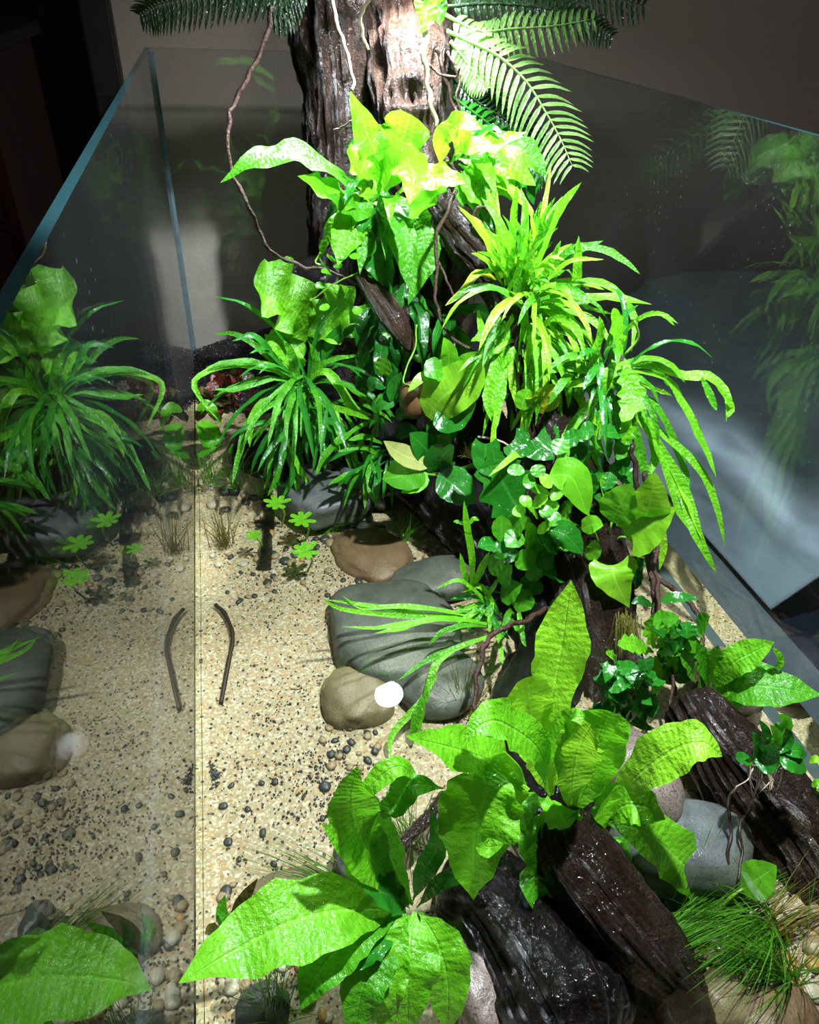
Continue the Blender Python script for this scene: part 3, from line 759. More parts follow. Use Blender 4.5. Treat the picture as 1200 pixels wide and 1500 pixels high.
# --- narrow-leaved fern at the left
D = plant('narrow_fern', 'dark green narrow-leaved fern spilling over the wood beside the back glass', 'fern plant', 450, 560, .70)
for a in [
    ([(440, 560), (400, 520), (372, 492), (340, 500)], .69, .68, 12), ([(440, 560), (395, 535), (345, 530), (302, 538)], .69, .66, 14),
    ([(440, 565), (390, 540), (330, 537), (290, 552), (288, 575), (322, 618)], .69, .64, 11), ([(445, 565), (400, 555), (350, 570), (312, 571)], .69, .65, 12),
    ([(440, 560), (405, 512), (392, 500)], .69, .69, 14), ([(445, 565), (385, 590), (368, 620), (366, 655)], .68, .64, 14),
    ([(440, 570), (370, 610), (352, 660), (340, 710)], .68, .62, 12), ([(445, 575), (420, 620), (418, 650), (432, 690), (440, 740)], .68, .61, 16),
    ([(415, 640), (415, 665), (405, 700), (392, 727)], .63, .61, 12), ([(422, 650), (440, 690), (455, 710)], .63, .61, 12),
    ([(425, 665), (428, 700), (415, 728)], .625, .61, 10), ([(450, 560), (480, 545), (520, 600), (545, 608)], .68, .62, 16),
    ([(450, 565), (490, 560), (530, 580), (560, 612)], .68, .60, 12), ([(460, 590), (500, 600), (545, 615)], .67, .60, 12),
    ([(545, 615), (505, 640), (478, 665), (462, 697)], .62, .58, 16), ([(465, 610), (490, 620), (508, 640)], .65, .61, 16),
    ([(450, 555), (480, 530), (525, 520)], .69, .67, 12), ([(455, 560), (482, 590), (492, 605), (500, 625)], .68, .64, 10),
    ([(440, 560), (428, 520), (415, 498)], .69, .69, 13), ([(448, 560), (462, 530), (452, 500)], .69, .68, 14),
    ([(570, 690), (530, 690), (500, 700), (480, 712)], .60, .57, 12), ([(560, 670), (530, 655), (495, 662)], .60, .58, 10),
    ([(560, 650), (535, 640), (510, 645)], .60, .58, 12), ([(552, 640), (552, 600), (558, 575)], .60, .60, 10),
]: leaf(D, *a, 'strap', random.choice(['Lm', 'Ld', 'Lm', 'L']), roll=random.uniform(-.4, .4), wav=.3)
cB = at(445, 565, .69)
spray(D, cB, 40, (.06, .13), (-.25, -.6, .15), .6, (.004, .0075), ['Lm', 'Ld', 'Ld', 'Lm'], .26, zmin=.004)
spray(D, cB + V((-.01, -.02, -.03)), 20, (.05, .09), (-.2, -.5, -.2), .6, (.004, .0065), ['Lx', 'Ld', 'Ld'], .26, zmin=.004)
spray(D, cB + V((.02, -.01, -.02)), 16, (.06, .12), (.5, -.7, .0), .4, (.005, .008), ['Ld', 'Lm'], .35, zmin=.004)
E2 = plant('narrow_fern', 'small dark narrow-leaved fern in the shade between anubias and granite stone', 'fern plant', 560, 660, .61)
spray(E2, at(565, 665, .60), 16, (.04, .08), (-.6, -.6, .0), .4, (.004, .007), ['Ld', 'Lx', 'Lm'], .3, zmin=.003)

# --- bright narrow-leaved fern mass on the long branch
E1 = plant('narrow_fern', 'bright lime narrow-leaved fern bristling up from the top of the long branch', 'fern plant', 760, 440, .575)
for a in [
    ([(775, 430), (795, 360), (820, 305), (852, 267)], .57, .56, 16), ([(780, 440), (810, 390), (845, 362), (885, 366), (915, 382), (938, 402)], .57, .53, 13),
    ([(790, 465), (830, 445), (890, 435), (955, 446)], .56, .51, 18), ([(790, 440), (850, 412), (895, 420), (925, 455), (930, 480), (925, 515)], .56, .51, 12),
    ([(800, 450), (855, 462), (878, 478), (896, 503)], .56, .52, 13), ([(835, 470), (845, 410), (848, 345)], .56, .55, 16),
    ([(760, 400), (765, 350), (752, 318)], .57, .57, 12), ([(770, 420), (782, 360), (778, 315)], .57, .56, 14), ([(745, 420), (738, 370), (730, 335)], .575, .57, 16),
    ([(740, 425), (748, 380), (750, 342)], .57, .565, 14), ([(760, 430), (745, 395), (690, 402)], .575, .56, 12), ([(730, 410), (700, 400), (680, 425), (652, 448)], .58, .56, 14),
    ([(770, 440), (800, 400), (822, 352)], .565, .55, 14), ([(775, 440), (830, 385), (885, 380)], .565, .53, 8), ([(790, 450), (838, 425), (860, 450), (898, 460)], .56, .53, 12),
    ([(770, 430), (812, 420), (815, 450), (812, 480)], .555, .54, 18), ([(760, 440), (770, 400), (766, 362)], .565, .56, 14),
]: leaf(E1, *a, 'strap', random.choice(['L', 'Ly', 'L', 'Lm']) if a[0][-1][0] > 660 else 'Lyel', roll=random.uniform(-.4, .4), wav=.3)
spray(E1, at(755, 430, .575), 40, (.05, .10), (.05, -.1, 1), .38, (.005, .009), ['L', 'Ly', 'Lm'], .12)
spray(E1, at(775, 455, .56), 40, (.05, .10), (.1, -.5, .5), .6, (.004, .008), ['L', 'Ly', 'Lm'], .35)
E3 = plant('narrow_fern', 'lime narrow-leaved fern with long straps hanging straight down over the branch', 'fern plant', 780, 480, .555)
for a in [
    ([(770, 450), (766, 520), (768, 580), (772, 640), (760, 665)], .545, .50, 26), ([(790, 460), (795, 520), (812, 570), (825, 620)], .545, .50, 24),
    ([(740, 470), (728, 530), (715, 580), (722, 620)], .55, .51, 20), ([(745, 480), (738, 550), (728, 600), (722, 640)], .545, .505, 18),
    ([(760, 500), (752, 545), (755, 590)], .54, .52, 18), ([(726, 600), (722, 650), (720, 690), (716, 745)], .51, .48, 13),
    ([(800, 500), (820, 540), (850, 585), (845, 620)], .54, .50, 18), ([(800, 465), (820, 500), (845, 540)], .54, .52, 12),
    ([(700, 455), (705, 490), (690, 500)], .565, .55, 14), ([(770, 620), (765, 660), (750, 670), (716, 698)], .50, .47, 14),
    ([(790, 480), (810, 520), (815, 560), (830, 590)], .545, .51, 16), ([(756, 470), (735, 510), (700, 520), (672, 545)], .55, .52, 12),
]: leaf(E3, *a, 'strap', random.choice(['L', 'Ly', 'L']), roll=random.uniform(-.35, .35), wav=.3)
spray(E3, at(775, 490, .55), 40, (.05, .10), (-.1, -.8, .0), .55, (.004, .009), ['L', 'Ly', 'Lm'], .55)
G1 = plant('narrow_fern', 'forked narrow-leaved fern trailing long lime straps towards the blanket behind the glass', 'fern plant', 900, 540, .49)
for a in [
    ([(905, 540), (950, 535), (1000, 550), (1040, 552), (1066, 580), (1064, 618)], .485, .43, 17), ([(1028, 553), (1040, 578), (1050, 602)], .443, .43, 12), ([(1050, 565), (1072, 595), (1066, 612)], .437, .43, 9),
    ([(915, 540), (975, 555), (1005, 600), (1030, 650), (1050, 700)], .48, .42, 17), ([(925, 590), (975, 640), (1020, 680), (1048, 735), (1062, 800)], .47, .40, 14),
    ([(930, 600), (975, 670), (1005, 730), (1020, 780), (1050, 840)], .465, .385, 22), ([(930, 610), (985, 690), (1010, 740), (1028, 790)], .46, .40, 14),
    ([(945, 620), (975, 690), (995, 750), (1030, 800)], .455, .40, 12), ([(905, 560), (940, 610), (960, 660), (950, 700)], .475, .44, 20),
    ([(910, 560), (930, 630), (945, 690), (962, 720)], .47, .43, 16), ([(890, 560), (860, 600), (830, 640), (810, 720)], .475, .44, 18),
    ([(885, 560), (870, 620), (855, 670), (860, 700)], .47, .44, 24), ([(880, 570), (848, 620), (835, 650), (822, 690)], .475, .45, 16),
    ([(905, 550), (960, 570), (985, 580)], .48, .46, 9), ([(900, 545), (860, 560), (818, 565)], .485, .49, 16), ([(880, 620), (878, 680), (890, 740), (900, 765)], .455, .42, 9),
    ([(870, 600), (868, 650), (880, 690)], .46, .44, 14), ([(925, 570), (965, 600), (1000, 680), (1010, 720)], .475, .43, 14),
    ([(960, 720), (965, 760), (972, 800), (966, 835)], .43, .41, 14), ([(905, 545), (930, 535), (975, 528)], .49, .47, 8),
]: leaf(G1, *a, 'strap', random.choice(['L', 'Ly', 'L', 'Lm']), roll=random.uniform(-.3, .3), wav=.25)
spray(G1, at(885, 545, .49), 40, (.04, .08), (.0, -.4, .2), .6, (.004, .008), ['Lm', 'L', 'Ld'], .35)
LB = plant('lobed_seedling', 'seedling with pale oak-shaped leaves standing in the trailing fern', 'seedling', 912, 520, .475)
for a in [([(912, 520), (905, 490), (898, 452)], .475, .465, 30), ([(915, 525), (922, 560), (925, 590), (912, 618)], .47, .44, 36), ([(912, 610), (918, 630), (915, 650)], .445, .44, 24), ([(915, 530), (895, 545), (880, 590)], .47, .46, 18)]:
    leaf(LB, *a, 'lobed', 'L', wav=.1, n=40)
stem(LB, [(914, 522), (890, 560), (878, 585)], .475, .48, 5, 'root')
stem(LB, [(915, 520), (935, 495), (930, 470)], .475, .47, 4)

# --- anubias and other round leaves on the near side of the stump
H1 = plant('anubias', 'anubias with one big lime leaf over glossy dark leaves at mid stump', 'anubias plant', 650, 600, .57)
for a in [([(655, 545), (658, 520), (650, 494)], .56, .555, 24, 'oval', 'L'), ([(628, 612), (648, 582), (680, 560), (708, 535)], .555, .53, 66, 'round', 'Ly'),
          ([(650, 545), (636, 542), (622, 550)], .555, .55, 34, 'oval', 'Lm'), ([(640, 600), (662, 610), (698, 588)], .55, .53, 48, 'oval', 'Ld'),
          ([(632, 545), (615, 555), (598, 574)], .56, .55, 14, 'oval', 'Ly'), ([(668, 548), (680, 532), (698, 515)], .56, .55, 22, 'oval', 'L'),
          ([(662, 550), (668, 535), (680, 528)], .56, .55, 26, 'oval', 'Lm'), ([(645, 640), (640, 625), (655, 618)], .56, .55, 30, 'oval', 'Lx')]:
    leaf(H1, *a[:3], a[3] * 1.1, *a[4:], wav=.05, cup=.08, hint=V((-.2, -.7, .68)))
stem(H1, [(655, 620), (648, 600), (655, 548)], .565, .56, 4)
H2 = plant('anubias', 'anubias with a cream new leaf among dark oval leaves above the water', 'anubias plant', 655, 690, .56)
for a in [([(632, 682), (605, 672), (583, 662), (562, 646)], .545, .52, 30, 'oval', 'Lp'), ([(625, 686), (605, 690), (582, 698), (560, 702)], .545, .52, 50, 'oval', 'Lm'),
          ([(632, 668), (622, 655), (600, 634)], .55, .54, 40, 'oval', 'Ld'), ([(634, 668), (645, 655), (658, 634)], .55, .545, 34, 'oval', 'Lm'),
          ([(646, 692), (645, 672), (665, 652)], .545, .53, 42, 'oval', 'Lx'), ([(642, 695), (668, 712), (696, 738)], .54, .51, 50, 'oval', 'Ld'),
          ([(624, 692), (610, 708), (588, 722)], .54, .52, 26, 'oval', 'L'), ([(650, 645), (655, 630), (640, 618)], .555, .55, 26, 'oval', 'Ld')]:
    leaf(H2, *a[:3], a[3] * 1.12, *a[4:], wav=.05, cup=.10, hint=V((-.2, -.7, .68)))
stem(H2, [(700, 680), (665, 690), (640, 695), (622, 694)], .56, .54, 7)
stem(H2, [(665, 692), (640, 676), (630, 675)], .555, .545, 5)
H3 = plant('anubias', 'dark round-leaved anubias in the shade beside the clay-orange stone', 'anubias plant', 570, 600, .60)
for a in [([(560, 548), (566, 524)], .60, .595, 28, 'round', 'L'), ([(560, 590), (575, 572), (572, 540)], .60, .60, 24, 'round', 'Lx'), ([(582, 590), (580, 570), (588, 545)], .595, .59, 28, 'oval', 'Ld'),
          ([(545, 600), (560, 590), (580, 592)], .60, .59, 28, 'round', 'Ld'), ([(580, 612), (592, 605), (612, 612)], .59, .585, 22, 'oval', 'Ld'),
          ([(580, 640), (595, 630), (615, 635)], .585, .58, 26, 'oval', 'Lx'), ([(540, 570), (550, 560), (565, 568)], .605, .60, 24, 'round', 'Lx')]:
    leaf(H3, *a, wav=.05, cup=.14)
IV = plant('ivy', 'large dark ivy leaves at the middle of the branch behind a dangling strap leaf', 'ivy plant', 735, 700, .52)
for a in [([(722, 655), (730, 690), (750, 730), (768, 755)], .51, .49, 66, 'lobed', 'Ld'), ([(712, 650), (712, 680), (722, 700)], .515, .50, 34, 'heart', 'Ld'), ([(752, 645), (768, 655), (785, 660)], .515, .50, 38, 'heart', 'Ld'),
          ([(786, 640), (802, 655), (824, 672)], .51, .49, 52, 'heart', 'Ld'), ([(790, 605), (795, 580), (792, 568)], .52, .515, 44, 'round', 'Lyel'), ([(764, 600), (768, 585), (775, 570)], .52, .52, 24, 'round', 'L')]:
    leaf(IV, a[0], a[1] - .02, a[2] - .02, a[3] * 1.15, *a[4:], wav=.06, cup=.08, hint=V((-.3, -.75, .6)))
stem(IV, [(700, 640), (730, 645), (752, 660), (765, 700), (768, 720)], .52, .49, 3.5, 'rootpale')

def cluster(parent, spots, y, w, kind, mats, dz=.0):
    for (px, py) in spots:
        a = random.uniform(0, 6.28); l = w * random.uniform(.9, 1.25) / 2; yy = y + random.uniform(-.012, .008)
        dx, dy = math.cos(a) * l, math.sin(a) * l
        leaf(parent, [(px - dx, py - dy), (px, py + random.uniform(-2, 2)), (px + dx, py + dy)], yy, yy - .008, w * random.uniform(.85, 1.15), kind, random.choice(mats), wav=.06, cup=.15)
SM = plant('buce_plant', 'cushion of small glossy dark round leaves beside the wooden stub', 'small plant', 785, 830, .455)
cluster(SM, [(737, 803), (752, 790), (775, 785), (790, 800), (798, 822), (786, 838), (778, 858), (802, 858), (812, 842), (770, 820), (800, 795), (818, 810), (745, 812), (760, 770), (728, 825), (742, 842), (755, 858), (735, 775), (715, 800), (765, 880), (790, 878), (808, 876), (820, 862), (832, 846), (750, 868)], .43, 32, 'oval', ['Ld', 'Ld', 'Lm', 'Lm'])
SM2 = plant('buce_plant', 'cluster of small dark green leaves on the branch under the forked fern', 'small plant', 880, 690, .46)
cluster(SM2, [(855, 655), (872, 648), (890, 655), (912, 660), (915, 680), (905, 690), (890, 705), (870, 700), (866, 720), (850, 690), (880, 672), (845, 720), (920, 700), (848, 662), (900, 720), (885, 735), (838, 680), (830, 705), (858, 735), (905, 740), (925, 725), (840, 640), (820, 655), (862, 630), (895, 635)], .445, 28, 'oval', ['Ld', 'Ld', 'Lm', 'Lx'])
CR = plant('creeper', 'clover-like creeper with pale scalloped leaflets on the middle of the branch', 'creeper', 800, 755, .465)
cluster(CR, [(792, 735), (800, 750), (810, 760), (822, 768), (798, 772), (840, 762), (808, 742), (830, 745), (845, 775), (812, 780), (828, 800), (855, 820), (865, 812), (780, 750), (770, 735), (760, 750), (775, 705), (788, 690), (800, 705), (815, 722), (790, 718), (840, 800), (850, 840), (842, 825), (870, 845), (880, 830), (768, 765), (820, 785), (756, 690)], .44, 21, 'round', ['Lm', 'L', 'L', 'Ly'])

# --- arrow-shaped climber at the right
J = plant('arrowhead_vine', 'arrowhead vine with large lime spear-shaped leaves over the right side of the branch', 'vine plant', 905, 800, .43)
for a in [([(805, 696), (838, 700), (862, 755)], .425, .41, 46, 'oval', 'L'), ([(896, 765), (908, 740), (925, 708)], .425, .42, 48, 'oval', 'L'), ([(925, 795), (948, 750), (960, 692)], .42, .405, 56, 'oval', 'Ly'),
          ([(925, 785), (955, 768), (992, 742)], .415, .40, 54, 'heart', 'Ly'), ([(898, 828), (902, 850), (922, 890)], .415, .40, 54, 'heart', 'Ly'), ([(806, 776), (830, 784), (854, 812)], .44, .425, 34, 'oval', 'Ld'),
          ([(852, 775), (868, 768), (884, 770)], .43, .42, 24, 'oval', 'L'), ([(850, 722), (865, 708), (872, 695)], .44, .435, 26, 'oval', 'Ld'), ([(862, 820), (870, 806), (872, 790)], .43, .43, 20, 'oval', 'L'), ([(916, 850), (930, 830), (950, 820)], .43, .43, 34, 'heart', 'Lx')]:
    a = (a[0], a[1] - .018, a[2] - .02, a[3] * 1.15, *a[4:])
    leaf(J, *a, wav=.06, cup=.10, hint=V((-.45, -.6, .66)))
for a in [[(886, 870), (884, 820), (868, 770)], [(902, 830), (905, 790), (925, 788)], [(896, 840), (890, 800), (896, 766)], [(880, 800), (866, 770), (862, 752)]]: stem(J, a, .435, .42, 4)

# --- trailing narrow leaves over the water
K = plant('narrow_fern', 'narrow-leaved fern trailing long lime straps over the large grey stone', 'fern plant', 730, 912, .42)
for a in [([(735, 912), (680, 905), (620, 902), (560, 890), (475, 878)], .41, .42, 12), ([(732, 912), (660, 896), (590, 888), (530, 890), (502, 873)], .41, .42, 10), ([(725, 908), (660, 905), (580, 902), (500, 892), (472, 876)], .41, .41, 9),
          ([(735, 915), (650, 908), (600, 912), (550, 920), (500, 918)], .405, .39, 9), ([(735, 918), (650, 905), (590, 920), (548, 928)], .40, .38, 12), ([(730, 920), (690, 915), (650, 925), (628, 945)], .40, .38, 12),
          ([(735, 925), (680, 945), (630, 965), (584, 996)], .395, .36, 12), ([(720, 930), (650, 960), (630, 1000), (620, 1040)], .39, .34, 14), ([(640, 990), (615, 1030), (575, 1075), (572, 1110)], .36, .31, 12),
          ([(628, 1010), (610, 1050), (605, 1090)], .345, .32, 16), ([(625, 1000), (620, 1040), (612, 1080)], .35, .33, 8), ([(735, 905), (705, 860), (675, 868)], .42, .43, 10),
          ([(690, 870), (692, 820), (684, 770), (680, 733)], .43, .44, 13), ([(688, 868), (680, 840), (674, 810)], .43, .43, 12), ([(692, 862), (705, 835), (718, 808)], .43, .425, 14), ([(730, 900), (700, 870), (672, 850), (640, 862)], .42, .42, 9), ([(686, 770), (672, 765), (664, 764)], .44, .44, 8), ([(686, 770), (694, 760), (702, 762)], .44, .44, 8)]:
    leaf(K, *a, 'strap', random.choice(['L', 'Lm', 'L']), roll=random.uniform(-.3, .3), wav=.25)
spray(K, at(725, 905, .42), 20, (.03, .07), (-.7, -.3, .1), .45, (.003, .006), ['Lm', 'Ld', 'L'], .3, zmin=.002)

# --- big broad ferns in front
N = plant('crinkled_fern', 'broad lime fern with one tall upright leaf rooted at the head of the grainy log', 'fern plant', 828, 1200, .21)
for a in [
    ([(815, 1150), (805, 1060), (820, 960), (837, 850)], .225, .27, 76, 'spoon', 'Ly'), ([(800, 1160), (790, 1100), (742, 1062), (712, 1058), (680, 1080)], .215, .20, 62, 'fern', 'L'),
    ([(808, 1165), (795, 1110), (780, 1060), (772, 992)], .22, .235, 62, 'blunt', 'Ly'), ([(838, 1190), (840, 1140), (850, 1090), (866, 1062)], .21, .20, 56, 'blunt', 'Ly'),
    ([(842, 1190), (862, 1140), (880, 1080), (895, 1042)], .212, .215, 66, 'blunt', 'L'), ([(888, 1195), (930, 1140), (985, 1100), (1030, 1088), (1058, 1108)], .21, .19, 64, 'fern', 'Ly'),
    ([(885, 1205), (935, 1215), (985, 1250), (1020, 1290), (1055, 1342)], .205, .165, 64, 'fern', 'L'), ([(880, 1225), (920, 1255), (955, 1290), (975, 1330)], .203, .18, 46, 'fern', 'Lm'),
    ([(888, 1200), (915, 1180), (945, 1182), (975, 1200)], .205, .19, 50, 'fern', 'L'), ([(880, 1220), (885, 1180), (888, 1150)], .205, .20, 38, 'blunt', 'L'),
    ([(825, 1180), (822, 1195), (834, 1212)], .205, .19, 56, 'round', 'L'), ([(800, 1130), (815, 1085), (840, 1050), (852, 1062)], .22, .20, 30, 'fern', 'L'),
    ([(800, 1190), (785, 1230), (805, 1280)], .205, .185, 44, 'blunt', 'Lm'), ([(796, 1265), (782, 1290), (808, 1330), (826, 1382)], .19, .165, 42, 'fern', 'Lm'),
    ([(800, 1170), (770, 1180), (752, 1240)], .215, .20, 30, 'fern', 'Lm'), ([(885, 1240), (905, 1250), (930, 1275)], .20, .19, 30, 'fern', 'L'),
]: leaf(N, *a, roll=random.uniform(-.2, .2), wav=.2)
for i in range(9):
    x = 858 + i * 6; stem(N, [(x, 1228 + i % 3 * 5), (x + 14, 1222 + i * 2), (x + 24, 1215 + i * 5)], .205, .20, 3.5)
N2 = plant('crinkled_fern', 'giant folded fern leaf bent over the black wood block, rooted by the shaded log', 'fern plant', 775, 1150, .225)
for a in [([(772, 1150), (735, 1122), (670, 1098), (594, 1078)], .22, .20, 72, 'fern', 'L'), ([(728, 1112), (712, 1160), (695, 1230), (694, 1318)], .208, .172, 104, 'fern', 'L'),
          ([(700, 1215), (712, 1240), (738, 1236)], .18, .175, 26, 'fern', 'L'), ([(772, 1150), (750, 1130), (735, 1165), (722, 1190)], .21, .195, 62, 'fern', 'Ly')]:
    leaf(N2, *a, wav=.25, cup=.1)
O = plant('crinkled_fern', 'dark green fern with a tall curled leaf and long horizontal leaf reaching the left glass', 'fern plant', 600, 1325, .18)
for a in [
    ([(605, 1325), (555, 1275), (522, 1215), (516, 1165), (524, 1122)], .185, .19, 72, 'fern', 'L'), ([(605, 1325), (575, 1265), (550, 1205), (535, 1150)], .19, .20, 46, 'fern', 'Lm'),
    ([(600, 1330), (540, 1290), (505, 1240), (470, 1206)], .185, .19, 36, 'fern', 'L'), ([(620, 1150), (585, 1122), (545, 1150), (520, 1185)], .21, .20, 30, 'fern', 'L'), ([(650, 1155), (605, 1150), (575, 1180), (552, 1180)], .205, .20, 40, 'fern', 'Lm'),
    ([(595, 1335), (520, 1332), (430, 1350), (340, 1395), (262, 1440, .142)], .18, .15, 96, 'fern', 'L'), ([(608, 1335), (600, 1380), (596, 1440), (598, 1520)], .175, .13, 76, 'fern', 'L'),
    ([(615, 1335), (640, 1380), (655, 1440), (655, 1520)], .175, .13, 62, 'fern', 'L'), ([(595, 1340), (555, 1390), (530, 1450), (518, 1530)], .175, .13, 60, 'fern', 'Lm'), ([(600, 1340), (575, 1400), (562, 1460), (565, 1530)], .17, .13, 50, 'fern', 'L'),
    ([(590, 1340), (520, 1370), (470, 1420), (440, 1480)], .175, .14, 60, 'fern', 'Lm'), ([(590, 1345), (530, 1380), (495, 1430)], .175, .15, 60, 'fern', 'Ld'), ([(600, 1325), (570, 1310), (530, 1300)], .185, .175, 46, 'fern', 'Ld'),
    ([(605, 1320), (620, 1280), (640, 1240), (630, 1180)], .19, .195, 30, 'fern', 'Ld'), ([(610, 1330), (650, 1290), (690, 1290)], .185, .18, 20, 'fern', 'Ld'),
]: leaf(O, *a, roll=random.uniform(-.15, .15), wav=.18)

# --- right side
S = plant('crinkled_fern', 'glossy fern with two broad leaves reaching over the right glass edge', 'fern plant', 1040, 1020, .30)
for a in [([(1040, 1015), (1070, 975), (1105, 955), (1135, 940)], .295, .28, 40, 'fern', 'L'), ([(1050, 1020), (1090, 1005), (1140, 1008), (1204, 1018)], .29, .255, 56, 'fern', 'Lm'), ([(1040, 1010), (1030, 970), (1020, 940)], .30, .30, 26, 'fern', 'Lm'),
          ([(1040, 1015), (1065, 1000), (1090, 985)], .295, .285, 34, 'fern', 'L'), ([(1035, 1010), (1045, 970), (1052, 945)], .30, .30, 26, 'fern', 'L'), ([(1130, 945), (1142, 965), (1140, 985)], .28, .275, 12, 'fern', 'L'),
          ([(1030, 1015), (1010, 975), (990, 950)], .305, .31, 24, 'fern', 'Lm'), ([(1045, 1025), (1075, 1030), (1095, 1018)], .29, .28, 20, 'fern', 'L')]:
    leaf(S, *a, wav=.12)
TF = plant('creeping_fig', 'mat of tiny dark glossy heart leaves beside the hanging roots', 'creeper', 905, 1020, .31)
cluster(TF, [(893 + random.uniform(-10, 62), 985 + random.uniform(-12, 80)) for _ in range(56)], .292, 22, 'heart', ['Ld', 'Ld', 'Lx', 'Lm'])
TE = plant('serrated_seedling', 'bright seedling with toothed leaves at the top of the dark heart-leaf mat', 'seedling', 955, 950, .33)
for a in [([(958, 955), (930, 945), (905, 945)], .325, .32, 28), ([(958, 950), (955, 925), (962, 898)], .33, .33, 24), ([(960, 960), (962, 985), (960, 1020)], .32, .305, 20), ([(962, 955), (980, 960), (990, 985)], .325, .31, 18), ([(960, 950), (975, 935), (972, 915)], .33, .33, 20), ([(905, 975), (898, 962), (888, 958)], .325, .32, 18)]:
    leaf(TE, *a, 'lobed', 'L', wav=.1, n=34)
TB = plant('buce_plant', 'thicket of dark rounded leaves behind the twisted hanging roots', 'small plant', 990, 930, .335)
cluster(TB, [(random.uniform(965, 1040), random.uniform(905, 1000)) for _ in range(36)], .325, 26, 'oval', ['Ld', 'Lm', 'Lm', 'Ld'])
leaf(TB, [(965, 882), (990, 875), (1025, 877)], .36, .35, 16, 'fern', 'Ld'); leaf(TB, [(960, 890), (940, 880), (925, 884)], .36, .36, 14, 'fern', 'Lx')
U = plant('anubias', 'miniature anubias with dark heart leaves and white roots on the black log', 'anubias plant', 1120, 1120, .211)
for a in [([(1105, 1115), (1122, 1110), (1135, 1090)], .208, .204, 40, 'oval', 'Ld'), ([(1140, 1110), (1162, 1115), (1182, 1130)], .206, .198, 32, 'oval', 'Ld'), ([(1100, 1110), (1088, 1112), (1078, 1112)], .210, .206, 20, 'oval', 'Ld'), ([(1110, 1105), (1108, 1090), (1102, 1072)], .211, .211, 22, 'oval', 'Ld'),
          ([(1125, 1100), (1135, 1080), (1128, 1062)], .211, .211, 20, 'oval', 'Lm'), ([(1130, 1100), (1150, 1085), (1152, 1066)], .211, .211, 22, 'oval', 'Ld'), ([(1115, 1095), (1120, 1075), (1112, 1055)], .214, .214, 18, 'oval', 'Lx'), ([(1145, 1100), (1170, 1100), (1180, 1110)], .208, .204, 20, 'oval', 'Ld'), ([(1135, 1080), (1150, 1060), (1140, 1048)], .216, .216, 20, 'oval', 'Lm')]:
    leaf(U, *a, wav=.05, cup=.12)
for i in range(14):
    x = 1095 + i * 4; stem(U, [(x, 1120), (x + random.uniform(-10, 10), 1140), (x + random.uniform(-25, 15), 1150 + random.uniform(0, 22))], .208, .198, 2.4, 'rootpale', 'aerial_root', .5, 8)
W = plant('fern_seedling', 'bright feathery water plant between black log and right glass', 'water plant', 1185, 1180, .235)
for i in range(16):
    x, y = random.uniform(1175, 1225), random.uniform(1110, 1265)
    leaf(W, [(x, y), (x + 10, y - 4), (x + random.uniform(18, 28), y + random.uniform(-10, 6))], .215 - (y - 1110) * .00012, .21 - (y - 1110) * .00012, 10, 'oval', random.choice(['L', 'Ly']))
X1 = plant('floating_leaf_plant', 'single spoon-shaped green leaf standing over the flattened grass', 'water plant', 1060, 1330, .16)
leaf(X1, [(1086, 1304), (1110, 1287), (1138, 1268)], .163, .16, 44, 'oval', 'L', cup=.05, wav=.03)
stem(X1, [(1048, 1340), (1070, 1315), (1088, 1302)], .16, .163, 5)
X2 = plant('sunken_leaf', 'fallen green fern leaf half sunk beside the black stub', 'leaf', 1090, 1440, .12)
leaf(X2, [(1062, 1405), (1085, 1425), (1100, 1472)], .135, .12, 34, 'fern', 'Lm')

# --- star-leaved floaters
def starleaf(px, py, z, w, label):
    c = atz(px, py, z); t = thing('star_leaf_plant', label, 'water plant', c, 'star-leaved plants at the water surface')
    r = pxm(c, w); a0 = random.uniform(0, 1)
    for k in range(7):
        a = a0 + k * 6.283 / 7.6; d = V((math.cos(a), math.sin(a), .12))
        leaf3(t, [c, c + d * r * .5, c + d * r * random.uniform(.85, 1.1)], r * .42, 'blunt', 'L', cup=.1, wav=.05, hint=V((0, 0, 1)), n=10)
    tube('stem', [c, c + V((.006, .004, -.015)), c + V((.002, .012, SAND - z + .001))], pxm(c, 1.5), MT['stem'], t, 8)
starleaf(407, 738, .006, 20, 'star-leaved water plant under the tips of the narrow fern')
starleaf(443, 762, .004, 20, 'star-leaved water plant in front of the granite stone')
starleaf(448, 808, .0, 22, 'star-leaved water plant floating lowest over the amber pebbles')
starleaf(373, 785, -.006, 13, 'small star-leaved water plant between dry grass and sunken stick')

# --- red plant and green leaves in the back corner
RD = plant('red_stem_plant', 'reddish bronze bushy plant at the foot of the gravel bank', 'water plant', 325, 600, .76)
cluster(RD, [(random.uniform(293, 372), random.uniform(548, 612)) for _ in range(46)], .765, 17, 'oval', ['Lr', 'Lr', 'Lo', 'Lo'])
RG = plant('low_crypt', 'low pale green rosette against the corner of the glass', 'water plant', 305, 640, .72)
for a in [([(325, 638), (305, 625), (288, 622)], .72, .71, 18), ([(325, 640), (300, 640), (288, 620)], .715, .71, 16), ([(322, 645), (302, 650), (290, 640)], .71, .70, 16), ([(300, 655), (312, 645), (320, 630)], .715, .71, 14), ([(288, 600), (305, 595), (325, 622)], .74, .73, 18), ([(290, 670), (305, 660), (318, 655)], .70, .70, 12), ([(335, 665), (345, 655), (352, 650)], .70, .70, 12)]:
    leaf(RG, *a, 'oval', random.choice(['L', 'Lm']))

